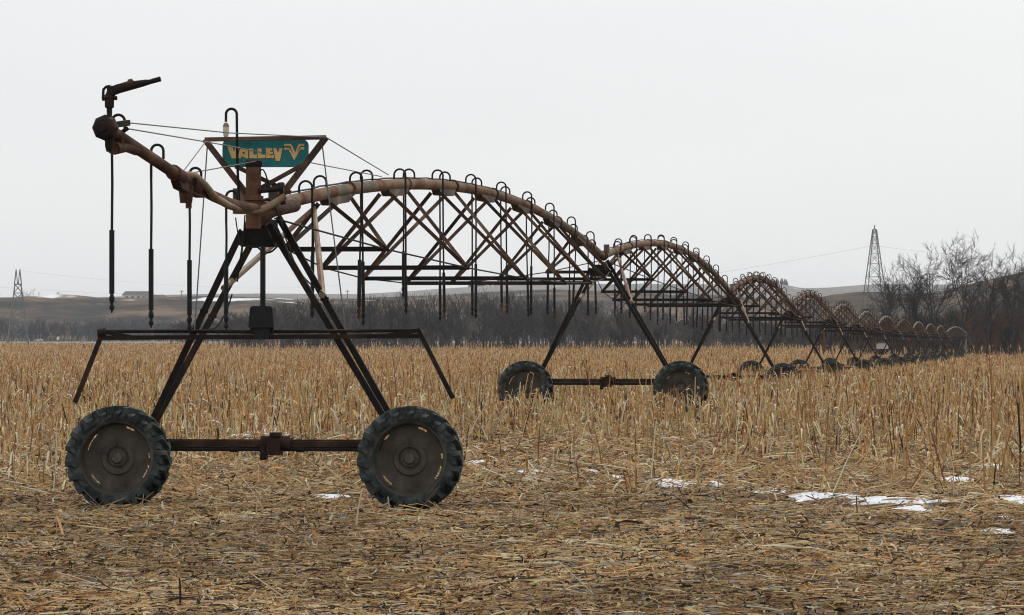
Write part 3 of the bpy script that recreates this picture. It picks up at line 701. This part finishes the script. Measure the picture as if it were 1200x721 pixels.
for (px, pyt, py_bot, thick) in ((131, 150, 367, 272), (177, 184, 385, 294), (222, 210, 390, 307), (265, 236, 388, 310)):
    p = LA(px + 14.5, pyt + 9); yl = along(px + 14.5)
    zb = L(px, py_bot, yl).z; ztk = L(px, thick, yl).z
    h = make_hose(ob, 0, p.z, -1, zb, ztk, r0=.068, lowr=.028); h.location = (L(px, py_bot, yl).x + 2 * .068, yl, 0)
m = MB()
for pts in (([L(150, 144, yg + .6), L(270, 156, -4), L(345, 159.5, -1.5), L(382, 161, FY)]), ([L(150, 151, yg + .6), L(245, 167, -3), L(268, 171, -2), L(380, 194, 4), LA(447, 207)]),
            ([L(241, 166, FY), LA(213, 203)]), ([LA(212, 205), L(262, 196, -2), L(300, 189, -.4)]), ([B_, LA(455, 205)]),):
    m.tube(pts, .0075, 6)
m.build('stay_cable', M['wire'], ob)
gun = thing('end_gun', 'dark impact sprinkler gun standing on the raised tip of the end pipe', 'sprinkler gun', T[0], -TH)
def G(px, py, dy=0): return L(px, py, yg + dy)
m = MB(); gx = G(127.5, 150)
zz = lambda y: G(127, y).z
m.lathe([(0, zz(178)), (.03, zz(178)), (.045, zz(172)), (.05, zz(160)), (.065, zz(152)), (.05, zz(142)), (.028, zz(137)), (.030, zz(127)), (.048, zz(126)), (.05, zz(116)), (.06, zz(115)), (.06, zz(113)), (.045, zz(111)), (0, zz(109))], 14, 'z', c=(G(128, 140).x, yg, 0))
m.build('post', M['leg'], gun, True)
m = MB(); m.tube([G(128, 114), G(131, 107), G(139, 104), G(165, 98.5), G(178, 95.5), G(187, 93)], .05, 12, radii=[.05, .054, .05, .034, .024, .020]); m.tube([G(178, 95.3), G(188, 92.6)], .027, 10); m.tube([G(131, 111), G(131, 102)], .055, 10)
m.build('barrel', M['leg'], gun, True)
m = MB(); m.bar(G(135, 102), G(156, 95.5), .05, .035); m.bar(G(146, 98), G(172, 95), .03, .03); m.bar(G(135, 107), G(170, 99.5), .025, .02); m.tube([G(150, 96), G(155, 95)], .025, 8); m.build('drive_arm', M['boom'], gun)
m = MB(); m.tube([G(120.5, 116), G(121, 105), G(124, 102), G(129, 101)], .015, 7); m.tube([G(119.5, 116), G(124, 115.5), G(137, 115)], .022, 7); m.tube([G(128, 110), G(132, 101)], .02, 7); m.build('yoke', M['leg'], gun)

# the far pivot point
pv = thing('pivot_point', 'small fixed pivot frame at the far end of the irrigation machine', 'pivot frame', T[12], -TH)
for sx in (-1, 1):
    for sy in (-1, 1):
        m = MB(); m.bar((sx * 1.6, sy * 1.6, 0), (sx * .2, sy * .2, 3.6), .12); m.build('leg', M['truss'], pv)
m = MB(); m.tube([(0, 0, 0), (0, 0, PIPE_H + .35)], .12, 10); m.build('riser_pipe', M['pipe_grey'], pv, True)

# thin stake in the foreground
x, y = ground_at(211, 716)
m = MB(); m.tube([(x, y, float(gz(x, y)) - .1), (x + .004, y, float(gz(x, y)) + .12), (x - .002, y, zpx(677, y))], .012, 6, radii=[.009, .008, .006])
st = m.build('thin_stake', M['leg'], None, True); tag(st, 'thin dark upright stake in the flattened straw of the foreground', 'stake')
x, y = ground_at(1195, 555)
m = MB(); m.tube([(x, y, float(gz(x, y)) - .1), (x + .01, y, zpx(520, y)), (x - .03, y, zpx(472, y))], .014, 6, radii=[.018, .015, .012])
st = m.build('dark_stalk', M['leg'], None, True); tag(st, 'tallest dark dead stalk standing in the stubble near the snow patches', 'stalk')

# ------------------------------------------------------------------ bare trees
def gen_tree(seed, H, levels=5, spread=.62, trunk_r=None, nb=(2, 4), first=.25, fine=.03, thick=None):
    rd = random.Random(seed); segs = []
    def grow(p, d, ln, r, lev):
        n = 4 if lev == 0 else 3; q = p
        for i in range(n):
            d2 = (d + Vector((rd.gauss(0, .10), rd.gauss(0, .10), rd.gauss(0.05, .07)))).normalized()
            e = q + d2 * ln / n; ra = r * (1 - .45 * i / n); rb = r * (1 - .45 * (i + 1) / n)
            segs.append((q, e, max(ra, fine), max(rb, fine), lev)); q, d = e, d2
            if lev < levels and (lev > 0 or i >= n * first):
                for _ in range(rd.randint(0 if lev < 2 else 1, 2)):
                    ax = Vector((rd.gauss(0, 1), rd.gauss(0, 1), rd.gauss(0, .5))).normalized()
                    dd = (d2 + ax * rd.uniform(.5, 1.0) * spread / .62 + Vector((0, 0, .12))).normalized()
                    grow(q, dd, ln * rd.uniform(.38, .66), rb * rd.uniform(.4, .62), lev + 1)
        if lev < levels:
            for _ in range(rd.randint(*nb)):
                ax = Vector((rd.gauss(0, 1), rd.gauss(0, 1), rd.gauss(0, .4))).normalized()
                dd = (d + ax * rd.uniform(.35, .75) * spread / .62 + Vector((0, 0, .10))).normalized()
                grow(q, dd, ln * rd.uniform(.5, .75), r * .5 * rd.uniform(.7, 1), lev + 1)
    grow(Vector((0, 0, -.3)), Vector((rd.gauss(0, .05), rd.gauss(0, .05), 1)).normalized(), H * .42, trunk_r or H * .019, 0)
    top = max(s[1].z for s in segs); k2 = H / top
    P0 = np.array([[tuple(s[0]), tuple(s[1])] for s in segs]) * k2
    return P0, np.array([[s[2], s[3]] for s in segs]) * np.array([1.35 if s[4] <= 1 else 1.1 for s in segs])[:, None], np.array([s[4] for s in segs])

def gen_bare(seed, H, spread):
    # a clean bole that forks into a few upright leaders, each with side limbs and fine twigs
    rd = random.Random(seed); segs = []
    def limb(p, d, ln, r0, lev, wob, up):
        n = 5 if lev < 2 else 3; q = p; pts = []
        for i in range(n):
            d = (d + Vector((rd.gauss(0, wob), rd.gauss(0, wob), rd.gauss(up, wob * .5)))).normalized()
            e = q + d * ln / n; segs.append((q, e, r0 * (1 - .62 * i / n), r0 * (1 - .62 * (i + 1) / n), lev)); q = e; pts.append((e, d, r0 * (1 - .62 * (i + 1) / n)))
        return pts
    def off(d, a):
        ax = Vector((rd.gauss(0, 1), rd.gauss(0, 1), rd.gauss(0, .5))); ax = (ax - d * ax.dot(d)).normalized()
        return (d * math.cos(a) + ax * math.sin(a)).normalized()
    bole = limb(Vector((0, 0, -.3)), Vector((rd.gauss(0, .06), rd.gauss(0, .06), 1)).normalized(), H * rd.uniform(.26, .36), H * .019, 0, .05, .02)
    for i in range(rd.randint(3, 5)):
        p, d, r = bole[-1] if i < 3 else bole[rd.randint(2, 3)]
        l1 = limb(p, off(d, rd.uniform(.12, .75) * spread), H * rd.uniform(.34, .5), r * rd.uniform(.55, .8), 1, .10, .06)
        for j, (p1, d1, r1) in enumerate(l1):
            for _ in range(rd.randint(1, 3)):
                l2 = limb(p1, off(d1, rd.uniform(.4, 1.0)), H * rd.uniform(.10, .22), r1 * rd.uniform(.4, .65), 2, .14, .07)
                for p2, d2, r2 in l2:
                    for _ in range(rd.randint(1, 3)):
                        l3 = limb(p2, off(d2, rd.uniform(.4, 1.0)), H * rd.uniform(.05, .10), max(r2 * .55, .038), 3, .12, .05)
                        for p3, d3, r3 in l3:
                            for _ in range(rd.randint(1, 2)): limb(p3, off(d3, rd.uniform(.35, .9)), H * rd.uniform(.025, .055), .028, 4, .10, .03)
    top = max(s[1].z for s in segs); k2 = H / top
    return np.array([[tuple(s[0]), tuple(s[1])] for s in segs]) * k2, np.array([[s[2], s[3]] for s in segs]), np.array([s[4] for s in segs])
TREES = [gen_bare(100 + i, 18, sp) for i, sp in enumerate((.8, 1.0, .65, .85, 1.1, .75))]
print('tree segments', [len(t[0]) for t in TREES])
TREE_MESH = {}
def tree_thing(var, px, ytop, d, label, cat='tree', name='bare_tree', ybase=None, group=None, mx=1.0, rot=0.0):
    zb = float(gz((px - 600) * d / F, d)); H = zpx(ytop, d) - zb; k2 = H / 18
    p, r, lev = TREES[var]
    o = thing(name, label, cat, ((px - 600) * d / F, d, zb), rot, group); o.scale = (k2 * mx, k2 * mx, k2)
    for nm, msk, mt in (('trunk', lev <= 1, M['bark']), ('crown', lev > 1, M['twig'])):
        if (var, nm) not in TREE_MESH:
            v, q, c = tubes3(p[msk], r[msk], np.zeros((msk.sum(), 3)))
            TREE_MESH[var, nm] = fast_mesh(nm, v, q, mt, None, o).data
        else: link(bpy.data.objects.new(nm, TREE_MESH[var, nm]), o)
    return o
for i, (px, yt) in enumerate(((29, 337), (37, 340))): tree_thing(2 + i, px, yt, 2960, 'small bare tree on the bluff crest %s the twin-peaked pylon' % ('right beside' if i == 0 else 'a little farther from'), mx=.8, group='bare trees on the bluff crest')
RT = [(0, 1127, 266, 722, 'tallest bare tree on the skyline beyond the far end of the irrigation machine', 1.0),
      (1, 1093, 283, 735, 'broad bare tree with drooping crown next to the tallest tree', 1.05),
      (2, 1066, 294, 745, 'slim bare tree between the lattice pylon and the broad bare tree', .8),
      (3, 1046, 305, 738, 'short bare tree closest to the tall lattice pylon', .85),
      (4, 1156, 290, 728, 'wide bare tree just past the tallest tree, above brown brush', .95),
      (5, 1186, 294, 715, 'bare tree crowded by the right frame edge above rusty brush', 1.0),
      (3, 1206, 282, 705, 'bare tree cut off by the right frame edge', .9),
      (4, 1078, 312, 728, 'low spreading bare tree between the slim tree and the broad one', .8),
      (0, 1034, 326, 755, 'thin leaning bare tree in front of the lattice pylon', .6)]
for i, (v, px, yt, d, lab, mx) in enumerate(RT): tree_thing(v, px, yt, d - 42, lab, mx=mx, rot=i * 1.3, group='bare trees on the skyline')
MT = [(1, 567, 336, 905, 'bare tree rising above the brush behind the third hose cluster of the nearest span'), (4, 458, 337, 900, 'bare tree above the brush beside the end of the crop bar'), (0, 378, 352, 890, 'dark bare tree seen behind the right legs of the nearest tower'),
      (2, 330, 352, 890, 'bare tree seen just beside the hanging control box'), (5, 640, 345, 910, 'bare tree seen behind the far end of the nearest span'), (3, 810, 352, 880, 'bare tree seen behind the second span'), (2, 700, 350, 900, 'bare tree seen beside the top of the second tower')]
for i, (v, px, yt, d, lab) in enumerate(MT): tree_thing(v, px, yt, d, lab, rot=i * .9 + .4, group='bare trees along the brush belt', mx=.8)

# brush belts: many bare shrubs that read as one mass
SHR = []
for i in range(40):
    sh = gen_tree(300 + i, 9, 3, .5, .09, (2, 3), .15, .020)
    if 550 < len(sh[0]) < 1200: SHR.append(sh)
    if len(SHR) == 8: break
print('shrub segments', [len(t[0]) for t in SHR])
def brush(name, label, spec, base_cols):
    parts = []
    for (px0, px1, d0, d1, n, h0, h1, tops) in spec:
        for i in range(n):
            px = random.uniform(px0, px1); d = random.uniform(d0, d1); x = (px - 600) * d / F
            zb = float(gz(x, d)); H = random.uniform(h0, h1)
            if tops: H = (zpx(np.interp(px, *tops), d) - zb) * random.uniform(.45, 1.05)
            if H < 1: continue
            p, r, lev = random.choice(SHR); k2 = H / 9; wx = random.uniform(.8, 1.15) * min(k2, 1.3)
            a = random.uniform(0, 6.28); ca, sa = math.cos(a), math.sin(a)
            pp = p.copy(); xx, yy = pp[..., 0].copy() * wx, pp[..., 1].copy() * wx
            pp[..., 0] = xx * ca - yy * sa + x; pp[..., 1] = xx * sa + yy * ca + d; pp[..., 2] = pp[..., 2] * k2 + zb
            c = np.array(random.choice(base_cols)) * random.uniform(.7, 1.25) * (1 + .30 * math.sin(px * .031 + 1) * math.sin(px * .113))
            parts.append(tubes3(pp, r * 1.1 * d / 900, np.repeat(c[None], len(p), 0)))
    v, q, c = join(parts); o = fast_mesh(name, v, q, M['brush'], c); tag(o, label, 'brush', kind='stuff')
GREY = [(.060, .060, .066), (.085, .080, .080), (.05, .05, .056), (.105, .095, .088)]
RUST = [(.115, .066, .04), (.06, .05, .045), (.14, .085, .052), (.04, .036, .035), (.075, .06, .052)]
tm = ([280, 340, 400, 460, 540, 600, 660, 720, 800, 870, 930, 1000], [360, 350, 347, 344, 342, 341, 346, 354, 360, 366, 386, 388])
brush('brush_belt', 'belt of grey bare brush along the far edge of the field', [(270, 960, 880, 1000, 430, 0, 0, tm), (270, 960, 872, 885, 150, 2, 5, None), (255, 985, 1000, 1080, 420, 3, 7, None), (200, 330, 1330, 1420, 90, 4, 8, None)], GREY)
tr = ([960, 1000, 1030, 1060, 1100, 1150, 1180, 1230], [398, 378, 370, 366, 362, 352, 344, 340])
brush('right_brush', 'dense rusty brown brush under the skyline trees', [(992, 1225, 690, 790, 320, 0, 0, tr), (950, 1220, 690, 720, 90, 2.5, 5, None)], RUST)
brush('river_brush', 'blue grey brush at the foot of the bluff', [(-40, 360, 2330, 2436, 330, 6, 14, None)], [(.06, .06, .066), (.08, .076, .076)])

# ------------------------------------------------------------------ hills
def ridge(name, d0, d1, d2, pts, stops, scale, snow=None, nseed=1, rough=3.0):
    px = np.linspace(-500, 1700, 260); ytop = np.interp(px, [p[0] for p in pts], [p[1] for p in pts])
    rows = np.linspace(0, 1, 22); V = []
    for f in rows:
        d = d0 + (d2 - d0) * f; fc = (d1 - d0) / (d2 - d0)
        h = (f / fc) if f < fc else 1 - (f - fc) / (1 - fc) * .35
        h = h * h * (3 - 2 * h) if f < fc else h
        x = (px - 600) * d1 / F * (d / d1) ** .3
        zt = np.array([zpx(y, d1) for y in ytop]); zb = 2.0
        n = vnoise(x, np.full_like(x, d), .012, nseed) * rough * math.sin(math.pi * min(f / fc, 1)) if f < 1 else 0
        V.append(np.stack([x, np.full_like(x, d), zb + (zt - zb) * h + n], -1))
    V = np.array(V); n_, m_ = V.shape[:2]; idx = np.arange(n_ * m_).reshape(n_, m_)
    q = np.stack([idx[:-1, :-1], idx[:-1, 1:], idx[1:, 1:], idx[1:, :-1]], -1).reshape(-1, 4)
    mt, N, Lk, b = new_mat(name + ' cover'); tc = N.new('ShaderNodeTexCoord')
    nz = N.new('ShaderNodeTexNoise'); nz.inputs['Scale'].default_value = scale; nz.inputs['Detail'].default_value = 8; nz.inputs['Roughness'].default_value = .65; Lk.new(tc.outputs['Object'], nz.inputs['Vector'])
    rp = N.new('ShaderNodeValToRGB')
    while len(rp.color_ramp.elements) < len(stops): rp.color_ramp.elements.new(.5)
    for e, (p, c) in zip(rp.color_ramp.elements, stops): e.position = p; e.color = (*c, 1)
    Lk.new(nz.outputs['Fac'], rp.inputs['Fac']); out = rp.outputs['Color']
    if snow:
        sx = N.new('ShaderNodeSeparateXYZ'); Lk.new(tc.outputs['Object'], sx.inputs[0])
        mr = N.new('ShaderNodeMapRange'); mr.inputs['From Min'].default_value = snow[0]; mr.inputs['From Max'].default_value = snow[1]; mr.inputs['To Max'].default_value = .34; Lk.new(sx.outputs['Z'], mr.inputs['Value'])
        mp = N.new('ShaderNodeMapping'); mp.inputs['Scale'].default_value = (1, .8, 5); Lk.new(tc.outputs['Object'], mp.inputs['Vector'])
        n2 = N.new('ShaderNodeTexNoise'); n2.inputs['Scale'].default_value = .03; n2.inputs['Detail'].default_value = 5; Lk.new(mp.outputs['Vector'], n2.inputs['Vector'])
        ad = N.new('ShaderNodeMath'); mrx = N.new('ShaderNodeMapRange'); mrx.inputs['From Min'].default_value = -140; mrx.inputs['From Max'].default_value = -70; mrx.inputs['To Min'].default_value = 1; mrx.inputs['To Max'].default_value = .25 if name == 'bluff_hill' else 1
        Lk.new(sx.outputs['X'], mrx.inputs['Value']); mlx = N.new('ShaderNodeMath'); mlx.operation = 'MULTIPLY'; Lk.new(mr.outputs['Result'], mlx.inputs[0]); Lk.new(mrx.outputs['Result'], mlx.inputs[1])
        Lk.new(mlx.outputs[0], ad.inputs[0]); Lk.new(n2.outputs['Fac'], ad.inputs[1])
        st = N.new('ShaderNodeMapRange'); st.inputs['From Min'].default_value = .72; st.inputs['From Max'].default_value = .80; Lk.new(ad.outputs[0], st.inputs['Value'])
        mx = N.new('ShaderNodeMix'); mx.data_type = 'RGBA'; Lk.new(st.outputs['Result'], mx.inputs['Factor']); Lk.new(out, mx.inputs[6]); mx.inputs[7].default_value = (.72, .73, .75, 1); out = mx.outputs[2]
    Lk.new(out, b.inputs['Base Color']); b.inputs['Roughness'].default_value = .95; b.inputs['Specular IOR Level'].default_value = .05
    o = fast_mesh(name, V, q, mt, smooth=True); o['kind'] = 'structure'
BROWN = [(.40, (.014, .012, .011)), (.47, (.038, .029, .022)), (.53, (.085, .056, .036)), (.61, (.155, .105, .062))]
ridge('bluff_hill', 2440, 3000, 4300, [(-500, 352), (0, 349), (60, 348), (90, 347), (130, 351), (200, 350), (250, 350), (330, 351), (420, 352), (500, 346), (570, 341), (650, 338), (760, 340), (850, 346), (950, 352), (1200, 366), (1700, 360)], BROWN, .022, (27.5, 39), 1, 6.0)
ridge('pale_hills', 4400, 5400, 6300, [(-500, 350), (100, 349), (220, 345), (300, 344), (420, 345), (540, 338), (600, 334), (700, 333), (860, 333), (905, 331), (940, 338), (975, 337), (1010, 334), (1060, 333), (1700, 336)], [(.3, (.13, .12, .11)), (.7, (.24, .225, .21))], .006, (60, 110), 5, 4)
ridge('dark_ridge', 1500, 1750, 2100, [(-500, 420), (860, 420), (925, 362), (945, 352), (975, 345), (1010, 341), (1060, 344), (1100, 342), (1150, 329), (1200, 318), (1250, 314), (1700, 310)], [(.36, (.024, .020, .017)), (.47, (.055, .042, .032)), (.55, (.085, .060, .042)), (.66, (.15, .11, .072))], .05, None, 9, 1.5)
def conifers():
    parts = []
    v_, f_ = [], []; mb = MB()
    for px0, px1, ya, yb, n in ((868, 925, 333, 332, 46), (550, 655, 335, 333, 60)):
        for i in range(n):
            f = random.random(); px = px0 + (px1 - px0) * f; d = 5400 + random.uniform(-30, 30); yt = ya + (yb - ya) * f
            x = (px - 600) * d / F; z = zpx(yt + 4, d); h = random.uniform(5, 11); r = h * .2
            mb.lathe([(r * .2, z - 3), (r, z - 1), (r * .75, z + h * .35), (r * .8, z + h * .4), (r * .35, z + h * .75), (0, z + h)], 6, 'z', c=(x, d, 0))
    o = mb.build('conifer_belt', M['twig']); tag(o, 'row of tiny conifers on the farthest hill crest', 'conifers', kind='stuff')
conifers()

# road with a car, sign post
ro = MB(); d = 2290; zr = zpx(400.4, d)
sec = [(-9, zr - 1.6), (-4.5, zr - .1), (-4, zr), (4, zr), (4.5, zr - .1), (9, zr - 1.6)]
x0, x1 = -900, 300
vs = [(x, d + a, b) for x in (x0, x1) for a, b in sec]
ro.add(vs, [(i, i + 1, i + 7, i + 6) for i in range(5)]); o = ro.build('road', M['gravel']); o['kind'] = 'structure'
car = thing('car', 'pale car driving on the far road beside the lattice pylon', 'car', ((45 - 600) * d / F, d, zr + .02), 0)
def carbody():
    m = MB(); prof = [(-2.2, .35), (-2.25, .75), (-1.9, .95), (-1.1, 1.0), (-.5, 1.5), (.9, 1.55), (1.7, 1.05), (2.2, .95), (2.3, .6), (2.25, .35)]
    m.prism(prof, -.85, .85); return m
carbody().build('body', M['car_paint'], car)
m = MB(); m.prism([(-.95, 1.02), (-.45, 1.43), (.15, 1.46), (.15, 1.02)], -.86, .86); m.prism([(.22, 1.02), (.22, 1.46), (.85, 1.48), (1.45, 1.05)], -.86, .86); m.build('window', M['glass'], car)
for sx in (-1.35, 1.35):
    for sy in (-.78, .78):
        m = MB(); m.lathe([(0, -.11), (.33, -.11), (.33, .11), (0, .11)], 16, 'y', c=(sx, sy, .33)); m.build('wheel', M['black'], car, True)
mk = thing('road_sign', 'small white sign on a post beside the far road', 'sign', ((68 - 600) * 2250 / F, 2250, zpx(403, 2250)))
m = MB(); m.tube([(0, 0, 0), (0, 0, 2.5)], .08, 6); m.build('post', M['leg'], mk)
m = MB(); m.box((0, -.12, 2.7), 1.1, .08, 1.6); m.build('panel', M['white'], mk)

# ------------------------------------------------------------------ houses
def house(px, ybase, d, w, dep, hw, hr, label, nwin, base_extra=3.0):
    o = thing('house', label, 'house', ((px - 600) * d / F, d, zpx(ybase, d)), R(12))
    m = MB(); m.box((0, 0, hw / 2 - base_extra / 2), w, dep, hw + base_extra); m.prism([(-w / 2, 0), (w / 2, 0), (w / 2, 0.01), (-w / 2, 0.01)], -dep / 2 + .01, dep / 2 - .01); m.build('wall', M['wall_pale'], o)
    m = MB(); e = .5
    m.add([(-w / 2 - e, -dep / 2 - e, hw), (w / 2 + e, -dep / 2 - e, hw), (w / 2 + e, dep / 2 + e, hw), (-w / 2 - e, dep / 2 + e, hw), (-w / 2 + 1.5, 0, hw + hr), (w / 2 - 1.5, 0, hw + hr)], [(0, 1, 5, 4), (1, 2, 5), (2, 3, 4, 5), (3, 0, 4), (3, 2, 1, 0)])
    m.build('roof', M['roof_dark'], o)
    for i in range(nwin):
        m = MB(); m.box((-w / 2 + w * (i + .5) / nwin, -dep / 2 - .03, hw * .55), w / nwin * .5, .08, 1.3); m.build('window', M['glass'], o)
house(161, 352, 2980, 19, 10, 3.4, 2.6, 'wide pale house with dark hipped roof on top of the bluff', 5)
house(186, 352.5, 2985, 10, 7, 2.4, 1.6, 'small low outbuilding beside the bluff top house', 2)
sh = thing('shed', 'small pale shed glimpsed at the field edge below the skyline trees', 'shed', ((1034 - 600) * 690 / F, 690, float(gz(57, 690))))
m = MB(); m.box((0, 0, .65), 1.62, 2.9, 1.3); m.build('base', M['leg'], sh)  # added dark block standing in for the dark bank and brush below
m = MB(); m.box((0, 0, 1.75), 1.6, 2.9, .9); m.build('wall', M['wall_pale'], sh)
m = MB(); m.prism([(-1.0, 2.2), (1.0, 2.2), (0, 2.6)], -1.6, 1.6); m.build('roof', M['roof_dark'], sh)

# ------------------------------------------------------------------ pylons and wires
def pylon(px, ytop, d, zb, half, arm, label, twin):
    H = zpx(ytop, d) - zb; o = thing('lattice_pylon', label, 'pylon', ((px - 600) * d / F, d, zb), R(8))
    lv = [0, .17, .33, .47, .6, .71, .80, .88, .94, 1.0] if not twin else [0, .2, .38, .54, .68, .80]
    hw = lambda f: half * (1 - f) + half * .10 * f
    w = (.25 if not twin else .36) * d / 1500
    m = MB()
    for sx in (-1, 1):
        for sy in (-1, 1):
            m.bar((sx * hw(0), sy * hw(0), -3), (sx * hw(lv[-1]), sy * hw(lv[-1]), H * lv[-1]), w)
    m.build('leg', M['pylon'], o)
    m = MB()
    for a, b in zip(lv[:-1], lv[1:]):
        for sy in (-1, 1):
            m.bar((-hw(a), sy * hw(a), H * a), (hw(b), sy * hw(b), H * b), w * .55); m.bar((hw(a), sy * hw(a), H * a), (-hw(b), sy * hw(b), H * b), w * .55)
            m.bar((-hw(b), sy * hw(b), H * b), (hw(b), sy * hw(b), H * b), w * .7); m.bar((sy * hw(b), -hw(b), H * b), (sy * hw(b), hw(b), H * b), w * .6)
            m.bar((sy * hw(a), -hw(a), H * a), (sy * hw(b), hw(b), H * b), w * .5)
    m.build('bracing', M['pylon'], o)
    m = MB()
    if twin:
        f = lv[-1]
        m.bar((-arm, 0, H * f), (arm, 0, H * f), w)
        
        for sx in (-1, 1):
            pk = MB(); pk.bar((sx * arm * .95, 0, H * f), (sx * arm * .5, 0, H), w); pk.bar((sx * arm * .1, 0, H * f), (sx * arm * .5, 0, H), w * .8); pk.build('peak', M['pylon'], o)
    else:
        m.tube([(0, 0, H), (0, 0, H + 1.3)], w * .8, 6); m.bar((-arm, 0, H * .94), (arm, 0, H * .94), w)
    m.build('crossarm', M['pylon'], o)
    return o
zb = 2.0
pylon(1025, 269, 1320, zb, 4.9, 1.0, 'tall lattice steel pylon rising beside the skyline bare trees', False)
pylon(21, 316, 2200, 4.5, 5.3, 1.8, 'twin-peaked lattice pylon at the left beyond the field, beside the far road', True)
def wire(name, label, a, b, s, r):
    m = MB(); m.tube(sag(a, b, s, 24), r, 5); o = m.build(name, M['wire']); tag(o, label, 'power line', 'power lines')
wire('power_line', 'faint power line reaching from the tall lattice pylon to a low point over the spans', P(1023, 288, 1320), P(560, 345, 2600), 4.0, .028)
wire('power_line', 'faint power line leaving the tall lattice pylon past the bare trees', P(1027, 288, 1320), P(1260, 300, 1280), 1.5, .022)
wire('power_line', 'upper faint power line from the twin-peaked pylon', P(23, 317, 2200), P(420, 332, 3600), 6.0, .028)
wire('power_line', 'lower faint power line sagging above the bluff houses', P(-40, 334, 2200), P(420, 344, 3600), 4.0, .028)
for px, yt, yb, d, lab in ((68, 342, 350, 2990, 'tiny pole on the bluff near the twin-peaked pylon'), (407, 340, 358, 3200, 'thin pole on the snowy bluff top right of the nearest tower'), (213, 340, 351, 3000, 'tiny pole on the bluff right of the wide house')):
    m = MB(); m.tube([P(px, yb + 2, d), P(px, yt, d)], .25, 6); m.bar(P(px, yt + 1.5, d) - Vector((1.6, 0, 0)), P(px, yt + 1.5, d) + Vector((1.6, 0, 0)), .25); o = m.build('utility_pole', M['leg']); tag(o, lab.replace(' right of', ' beside'), 'pole')

# ------------------------------------------------------------------ haze
hz = bpy.data.materials.new('haze'); hz.use_nodes = True; N = hz.node_tree.nodes; N.remove(N['Principled BSDF'])
pv_ = N.new('ShaderNodeVolumePrincipled'); pv_.inputs['Color'].default_value = (.90, .95, 1, 1); pv_.inputs['Density'].default_value = 6e-5; pv_.inputs['Anisotropy'].default_value = 0.0
hz.node_tree.links.new(pv_.outputs['Volume'], N['Material Output'].inputs['Volume'])
m = MB(); m.box((0, 4480, 53), 20000, 9240, 112)
o = m.build('haze', hz); o['kind'] = 'stuff'

# ------------------------------------------------------------------ sky and sun
SUN_EL, SUN_AZ = R(52), R(25)       # azimuth measured from +Y towards +X
w = bpy.data.worlds.new('World'); sc.world = w; w.use_nodes = True
N, Lk = w.node_tree.nodes, w.node_tree.links; N.clear()
out = N.new('ShaderNodeOutputWorld'); bg = N.new('ShaderNodeBackground'); Lk.new(bg.outputs[0], out.inputs['Surface']); bg.inputs['Strength'].default_value = .1
sky = N.new('ShaderNodeTexSky'); sky.sky_type = 'NISHITA'; sky.sun_disc = False; sky.sun_elevation = SUN_EL; sky.sun_rotation = SUN_AZ
tc = N.new('ShaderNodeTexCoord'); mp = N.new('ShaderNodeMapping'); mp.inputs['Scale'].default_value = (2, 2, 9); Lk.new(tc.outputs['Generated'], mp.inputs['Vector'])
nz = N.new('ShaderNodeTexNoise'); nz.inputs['Scale'].default_value = 1.6; nz.inputs['Detail'].default_value = 3; Lk.new(mp.outputs['Vector'], nz.inputs['Vector'])
rp = N.new('ShaderNodeValToRGB'); rp.color_ramp.elements[0].position = .3; rp.color_ramp.elements[0].color = (7.45, 7.5, 7.62, 1); rp.color_ramp.elements[1].position = .7; rp.color_ramp.elements[1].color = (8.2, 8.2, 8.22, 1)
Lk.new(nz.outputs['Fac'], rp.inputs['Fac'])
mx = N.new('ShaderNodeMix'); mx.data_type = 'RGBA'; mx.inputs['Factor'].default_value = .95; Lk.new(sky.outputs[0], mx.inputs[6]); Lk.new(rp.outputs[0], mx.inputs[7]); Lk.new(mx.outputs[2], bg.inputs['Color'])
sl = bpy.data.lights.new('sun', 'SUN'); sl.energy = 1.4; sl.angle = R(12); sl.color = (1, .97, .92)
so = bpy.data.objects.new('sun', sl); col.objects.link(so); so.rotation_euler = (math.pi / 2 - SUN_EL, 0, math.pi - SUN_AZ)
so.location = (0, 0, 30)

sc.view_settings.view_transform = 'Standard'; sc.view_settings.look = 'None'; sc.view_settings.exposure = .22; sc.view_settings.gamma = 1
sc.render.film_transparent = False
sc.cycles.use_denoising = True; sc.cycles.filter_width = 1.1; sc.cycles.max_bounces = 6; sc.cycles.diffuse_bounces = 3; sc.cycles.glossy_bounces = 2; sc.cycles.transparent_max_bounces = 16
print('faces', sum(len(o.data.polygons) for o in sc.objects if o.type == 'MESH'))
